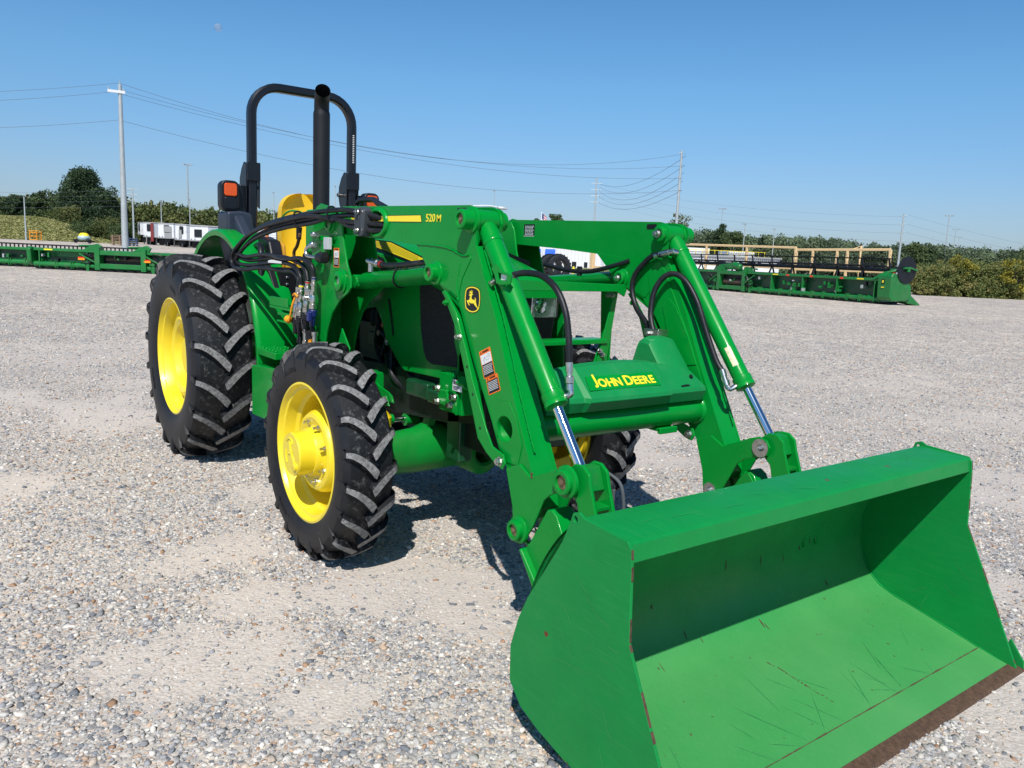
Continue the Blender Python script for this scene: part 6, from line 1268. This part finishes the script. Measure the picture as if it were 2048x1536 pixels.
# ---- cream steel header rails and the long white building on the right
CR = mat('cream_paint', (.72, .52, .28), .5, var=.08)
def rails(px0, px1, dep0, dep1, yt0, yt1, label, posts):
    a = at(px0, dep0); b = at(px1, dep1); o = tag(empty('transport_frame', a), label, 'steel frame', 'cream steel header transport frames'); L = Vector((b.x-a.x, b.y-a.y, 0)); h = zat(px0, yt0, dep0); h_ = zat(px1, yt1, dep1)
    def q(t, z, off=0): d = L.normalized(); nrm = Vector((-d.y, d.x, 0)); return L*t+nrm*off+Vector((0, 0, z))
    for off in (0,):
        m = MB(); m.sweep([q(0, h, off), q(1, h_, off)], .075, .075); m.build('top_rail', CR, o)
        m = MB(); m.sweep([q(0, h*.55, off), q(1, h_*.55, off)], .07, .07); m.build('middle_rail', CR, o)
        m = MB(); m.sweep([q(0, .78, off), q(1, .78, off)], .07, .07); m.build('lower_rail', CR, o)
        for t in posts: m = MB(); m.sweep([q(t, .70, off), q(t, (h+(h_-h)*t), off)], .075, .075, (1, 0, 0)); m.build('post', CR, o)
    return o
rails(1360, 1588, 58, 50, 489, 496, 'left cream steel frame in front of the long white building', (0, .25, .61, 1))
o = rails(1590, 1776, 52, 47, 500, 500, 'right cream steel frame with a slanted raised section', (0, .19, .46, .57, 1))
a = at(1690, 49.6); m = MB(); la = Vector((a.x, a.y, 0))-Vector(o.location); e_ = (at(1703, 49)-at(1676, 49)); m.sweep([la+Vector((0, 0, 1.2)), la+Vector((0, 0, zat(1690, 503, 49.6))), la+e_+Vector((0, 0, zat(1703, 492, 49.6))), la+e_+Vector((0, 0, .8))], .075, .075, (0, 0, 1.01)); m.build('raised_section', CR, o)
o = tag(empty('steel_post', at(1185, 57)), 'single cream steel post seen below the left boom', 'post'); m = MB(); m.box((-.14, -.14, 0), (.14, .14, 2.4)); m.box((.14, -.05, 1.0), (2.2, .05, 1.15)); m.build('shaft', CR, o)
p = at(1450, 92); wb = tag(empty('farm_building', (p.x, p.y, 0), gate(0)+.10), 'long low white building behind the cream steel frames', 'building')
m = MB(); m.box((-6.5, 0, 0), (6.5, 8, 2.55)); m.build('wall', WP, wb, bevel=.03); m = MB(); m.box((-6.7, -.2, 2.55), (6.7, 8.2, 2.75)); m.build('roof', GRY, wb, bevel=.03)
for x0, x1 in ((-4.6, -3.6), (-1.0, 0), (2.6, 3.6)): m = MB(); m.box((x0, -.06, 1.5), (x1, -.01, 2.1)); m.build('window', DKW, wb)
m = MB(); m.box((-5.5, .5, 2.75), (-1.8, 4, 3.5)); m.box((.5, .5, 2.75), (3.6, 4, 3.3)); m.build('roof_unit', WP, wb, bevel=.03)
m = MB(); 
for i in range(14): m.cyl((-5+i*.75, .3, 2.8), (-5+i*.75, .3, 3.3), .03, n=6)
m.cyl((-5, .3, 3.3), (4.8, .3, 3.3), .03, n=6); m.build('roof_railing', YD, wb)
o = tag(empty('rubble_pile', at(1610, 66)), 'pile of pale broken concrete behind the header reel', 'rubble')
for k in range(22):
    m = MB(); a = random.uniform(-1.9, 1.9); z = random.uniform(0, 1.1)*(1-abs(a)/2.4); m.rings((rx*a+fx*random.uniform(-.4, .4)+Vector((0, 0, z))), (random.uniform(-1, 1), random.uniform(-1, 1), 1), [(0, .1), (.05, .28), (.22, .33), (.34, .18)], 6); m.build('concrete_chunk', WP, o)
# ---- combine headers
HB = mat('header_green', (.006, .16, .03), .4, coat=.2, var=.12, vscale=3, dust=(.08, .16, .07), dustamt=.4, dscale=2)
def header(a, b, label, h=1.25, reel=True, depth=1.4, shield='big', detail=1, grp='long green harvest headers parked on gravel', flip=1, center=.5, y_reel=1.45, redn=(.2, .5, .8), reelR=.62, cw=1.0):
    a = Vector((a.x, a.y, 0)); b = Vector((b.x, b.y, 0)); L = (b-a).length; o = tag(empty('combine_header', a, math.atan2(b.y-a.y, b.x-a.x)), label, 'header', grp)
    def B_(name, ma, boxes, bev=.01, par=None):
        m = MB()
        for q in boxes: m.box(*q)
        return m.build(name, ma, par or o, bevel=bev)
    # local: x along, y towards the reel (away from the viewer when flip=1), z up
    f = flip; Y_ = lambda p, q: (min(p*f, q*f), max(p*f, q*f))
    cl, cr = L*center-cw, L*center+cw
    B_('back_sheet', GDK, [((0, Y_(.35, .38)[0], .25), (cl, Y_(.35, .38)[1], h-.1)), ((cr, Y_(.35, .38)[0], .25), (L, Y_(.35, .38)[1], h-.1))])
    B_('upper_sheet', HB, [((.1, Y_(.33, .35)[0], h*.62), (cl, Y_(.33, .35)[1], h-.05))]) if detail > 1 else None
    B_('top_beam', HB, [((0, Y_(0, .32)[0], h-.14), (L, Y_(0, .32)[1], h))], .03)
    m = MB(); m.cyl((0, .12*f, .26), (L, .12*f, .26), .13, n=14); m.build('lower_tube', HB, o)
    B_('floor_pan', K, [((0, Y_(.1, depth)[0], .06), (L, Y_(.1, depth)[1], .16))])
    nrib = int(L/.75)
    for i in range(nrib):
        x = .3+i*(L-.6)/(nrib-1)
        if cl < x < cr: continue
        B_('frame_rib', HB, [((x-.03, Y_(.0, .34)[0], .12), (x+.03, Y_(.0, .34)[1], h-.14))] if i % 3 == 0 else [((x-.02, Y_(-.02, .14)[0], .10), (x+.02, Y_(-.02, .14)[1], .44)), ((x+.08, Y_(-.02, .14)[0], .10), (x+.12, Y_(-.02, .14)[1], .44))])
    # centre frame with feeder opening
    B_('centre_frame', HB, [((cl-.25, Y_(-.12, .3)[0], .1), (cl, Y_(-.12, .3)[1], h+.12)), ((cr, Y_(-.12, .3)[0], .1), (cr+.25, Y_(-.12, .3)[1], h+.12)), ((cl, Y_(-.10, .2)[0], h-.22), (cr, Y_(-.10, .2)[1], h-.02)), ((cl, Y_(-.1, .2)[0], .18), (cr, Y_(-.1, .2)[1], .40))], .02)
    B_('feeder_opening', K, [((cl, Y_(.25, .28)[0], .4), (cr, Y_(.25, .28)[1], h-.2))])
    m = MB(); m.cyl((cl+.15, .26*f, h*(.50 if flip < 0 else .60)), (cr-.15, .26*f, h*(.50 if flip < 0 else .60)), .20 if flip < 0 else .09, n=16); m.build('feeder_drum', mat('drum_brown', (.10, .055, .04), .6, var=.3) if 'drum_brown' not in bpy.data.materials else bpy.data.materials['drum_brown'], o)
    for k in range(int(L*3)):                       # brackets, valves and skid feet along the back
        x = random.uniform(.2, L-.3); z = random.uniform(.3, h-.35); w_ = random.uniform(.03, .12)
        if cl-.1 < x < cr: z = random.uniform(.42, h*.7)
        m = MB(); m.box((x, Y_(.0, .2)[0], z), (x+w_, Y_(.0, .2)[1], z+random.uniform(.04, .22))); m.build('mounting_bracket', random.choice((HB, HB, HB, GLV, K)), o, bevel=.01)
    for k in range(int(L/.5)): m = MB(); m.box((.15+k*.5, Y_(-.04, .3)[0], .0), (.45+k*.5, Y_(-.04, .3)[1], .10)); m.build('skid_shoe', K, o)
    for x in (cl-.6, cr+.6):
        if flip > 0:
            m = MB(); m.box((x-.45, Y_(-.12, -.05)[0], h*.52), (x-.12, Y_(-.12, -.05)[1], h*.60)); m.build('amber_marker', OC, o, bevel=.01); m = MB(); m.box((x-.45, Y_(-.12, -.05)[0], h*.60), (x-.12, Y_(-.12, -.05)[1], h*.66)); m.build('red_marker', RD, o, bevel=.01)
        m = MB()
        for k in range(14): x0 = x+random.uniform(-.4, .3); z = random.uniform(.45, h-.2); m.tube([(x0, -.03*f, z), (x0+random.uniform(.05, .3), -.10*f, z+random.uniform(-.15, .15)), (x0+random.uniform(.2, .5), -.02*f, z+random.uniform(-.2, .1))], .022, n=6)
        m.build('header_hose', KH, o)
        m = MB(); m.sweep([(x-.4, -.05*f, h-.2), (x, -.12*f, h*.62), (x+.35, -.08*f, h*.45)], .05, .03); m.box((x-.2, Y_(-.08, .05)[0], h*.40), (x+.05, Y_(-.08, .05)[1], h*.62)); m.build('drive_bracket', HB, o)
        m = MB(); m.box((x-.1, Y_(-.05, .02)[0], 0), (x+.03, Y_(-.05, .02)[1], .5)); m.build('stand_leg', HB, o)
    for x in (cl-.2, cr+.2):
        m = MB(); m.prism([(x-.7, h-.02), (x+.15, h+.0), (x+.25, h+.18), (x+.05, h+.30), (x-.25, h+.22)], *Y_(.0, .12)); m.tube([(x-.9, .06*f, h+.16), (x, .06*f, h+.2)], .05, n=8, sm=1); m.build('lift_arm', HB, o, bevel=.02)
    for t in redn: B_('red_reflector', RD, [((L*t-.11, Y_(-.006, 0)[0], h-.12), (L*t+.11, Y_(-.006, 0)[1], h-.03))], 0)
    for t in (.06, .42): B_('yellow_decal', YD, [((L*t, Y_(-.006, 0)[0], h-.10), (L*t+.42, Y_(-.006, 0)[1], h-.04))], 0)
    # end shields
    for e, x in ((0, 0), (1, L)):
        big = (shield == 'big' and e == 0); w = 1.0 if big else .25; s_ = -1 if e == 0 else 1
        m = MB(); hh = h*1.22 if big else h*1.05
        m.prism([(-.15*f, .35), (-.2*f, hh*.9), (-.05*f, hh), (.5*f, hh*.93), (1.25*f, hh*.62), (1.3*f, .42), (1.0*f, .22), (.0*f, .2)], min(x, x+s_*(.80 if big else .22)), max(x, x+s_*(.80 if big else .22)), 'x'); sh_ = m.build('end_shield', HB, o, bevel=.07, seg=3)
        m = MB(); m.prism([(1.15*f, hh*.72), (1.35*f, hh*.66), (1.55*f, .50), (2.25*f, .06), (2.2*f, .0), (1.3*f, .12), (1.15*f, .3)], min(x-.02, x+s_*(.62 if big else .18)), max(x-.02, x+s_*(.62 if big else .18)), 'x'); m.build('crop_divider', HB, o, bevel=.05, seg=3)
        if big:
            m = MB(); m.box((x-.42, Y_(-.206, -.19)[0], hh*.66), (x-.26, Y_(-.206, -.19)[1], hh*.80)) ; m.build('shield_badge', K, sh_)
            m = MB(); m.box((x-.38, Y_(-.212, -.206)[0], hh*.69), (x-.30, Y_(-.212, -.206)[1], hh*.77)); m.box((x-.42, Y_(-.206, -.19)[0], hh*.54), (x-.26, Y_(-.206, -.19)[1], hh*.57)); m.build('shield_marking', YD, sh_)
    if reel:
        yr, zr = .75*f, y_reel; bars = 5; m = MB(); m.cyl((.1, yr, zr-.32), (L-.1, yr, zr-.32), .10, n=10); m.build('reel_tube', K, o)
        for k in range(bars):
            a_ = 2*math.pi*k/bars+.35; y = yr+reelR*.85*math.cos(a_); z = zr-.32+reelR*.85*math.sin(a_); mb = MB(); mb.cyl((.05, y, z), (L-.05, y, z), .035, n=6)
            nt_ = int(L/.16)
            for i in range(nt_): x = .1+i*(L-.2)/nt_; mb.add([(x-.008, y, z), (x+.008, y, z), (x+.11, y+.02, z+.20*(1 if z > zr-.3 else -.7)), (x+.10, y, z+.205*(1 if z > zr-.3 else -.7))], [(0, 1, 2, 3)])
            mb.build('reel_bat', K, o, fix=False)
        for i in range(int(L/1.5)+1):
            x = .12+i*(L-.24)/int(L/1.5)
            for k in range(bars): a_ = 2*math.pi*k/bars+.35; mb = MB(); mb.sweep([(x, yr, zr-.32), (x+.14*(1 if k % 2 else -1), yr+reelR*.85*math.cos(a_), zr-.32+reelR*.85*math.sin(a_))], .02, .055, (1, 0, 0.1)); mb.build('reel_spoke', K, o)
        if shield == 'big':
            m = MB(); m.rings((-.85, yr, zr-.30), (1, 0, 0), [(0, reelR), (.02, reelR+.01), (.04, reelR)], 32); dk = m.build('reel_end_disc', KP, o)
            m = MB(); m.sweep([(.35, -.02*f, h-.05), (-.15, .10*f, h+.26), (-.6, .35*f, h+.40), (-.78, yr, zr-.25)], .06, .07, (0, 1, .2)); m.cyl((.1, yr, zr-.32), (-.85, yr, zr-.32), .06, n=8); m.build('reel_arm', HB, o)
            m = MB(); m.sweep([(-.92, yr-.35*f, zr-.22), (-.92, yr+.05*f, zr-.18), (-.92, yr+.62*f, zr-.30)], .04, .05, (1, 0, 0)); m.box((-.96, yr-.08, zr-.38), (-.86, yr+.08, zr-.22)); m.build('reel_drive', HB, dk)
            m = MB(); m.cyl((-.25, .05*f, h+.06), (-.62, .2*f, h+.26), .06, n=8); m.build('reel_cylinder', RD, o)
        m = MB(); m.prism([(cl+.4, h-.02), (cl+.45, h+.35), (cl+1.0, h+.5), (cl+2.3, h+.36), (cl+2.9, h+.05), (cl+2.2, h+.0), (cl+1.2, h+.1)], *Y_(.1, .3)); m.rings((cl+.25, .0, h+.22), (1, .0, .25), [(0, .12), (.08, .19), (.6, .19), (.68, .12)], 14); m.build('reel_mid_arm', HB, o, bevel=.03)
        B_('cutter_frame', YD, [((.5, Y_(1.2, 1.25)[0], h-.28), (L*.45, Y_(1.2, 1.25)[1], h-.18))])
    return o
header(at(1762, 38.5), at(1352, 53), 'long green header with black reel and round end disc on the right', h=1.28, y_reel=2.02, flip=-1, center=.655, redn=(.145, .27, .375, .895), reelR=.64)
header(at(64, 37.2), at(445, 36.5), 'green header with an open centre frame parked at the left', h=1.02, reel=False, depth=1.3, shield='small', center=.47, redn=(), detail=2)
header(at(-330, 38.6), at(60, 38.6), 'green header cut off by the left edge of the photo', h=.98, reel=False, depth=1.3, shield='small', redn=(.80,), center=.3)
# black reel tines showing behind the left headers, and a wide low header behind them
a = at(-330, 41.5); b = at(280, 41.5); L = (b-a).length; o = tag(empty('tine_reel', a, math.atan2(b.y-a.y, b.x-a.x)), 'long black toothed reel lying behind the green headers at the left', 'reel')
m = MB(); m.cyl((0, 0, 1.14), (L, 0, 1.10), .035, n=8); m.cyl((0, .4, .4), (L, .4, .4), .05, n=8); m.build('reel_bat', K, o)
m = MB(); 
for i in range(int(L/.22)): m.box((.1+i*.22, -.02, .80), (.16+i*.22, .02, 1.13))
m.build('tine_row', K, o)
a = at(250, 52); b = at(440, 52); L = (b-a).length; o = tag(empty('folded_reel', a, math.atan2(b.y-a.y, b.x-a.x)), 'dark low machine frame between the trailers and the green header', 'machine')
m = MB(); m.box((0, 0, .5), (L, .8, .62)); m.box((0, .3, .1), (L, .5, .3)); m.build('frame_beam', K, o)
m = MB()
for i in range(14): m.box((.2+i*L/14, -.05, 0), (.28+i*L/14, .05, .75))
m.build('frame_post', K, o)
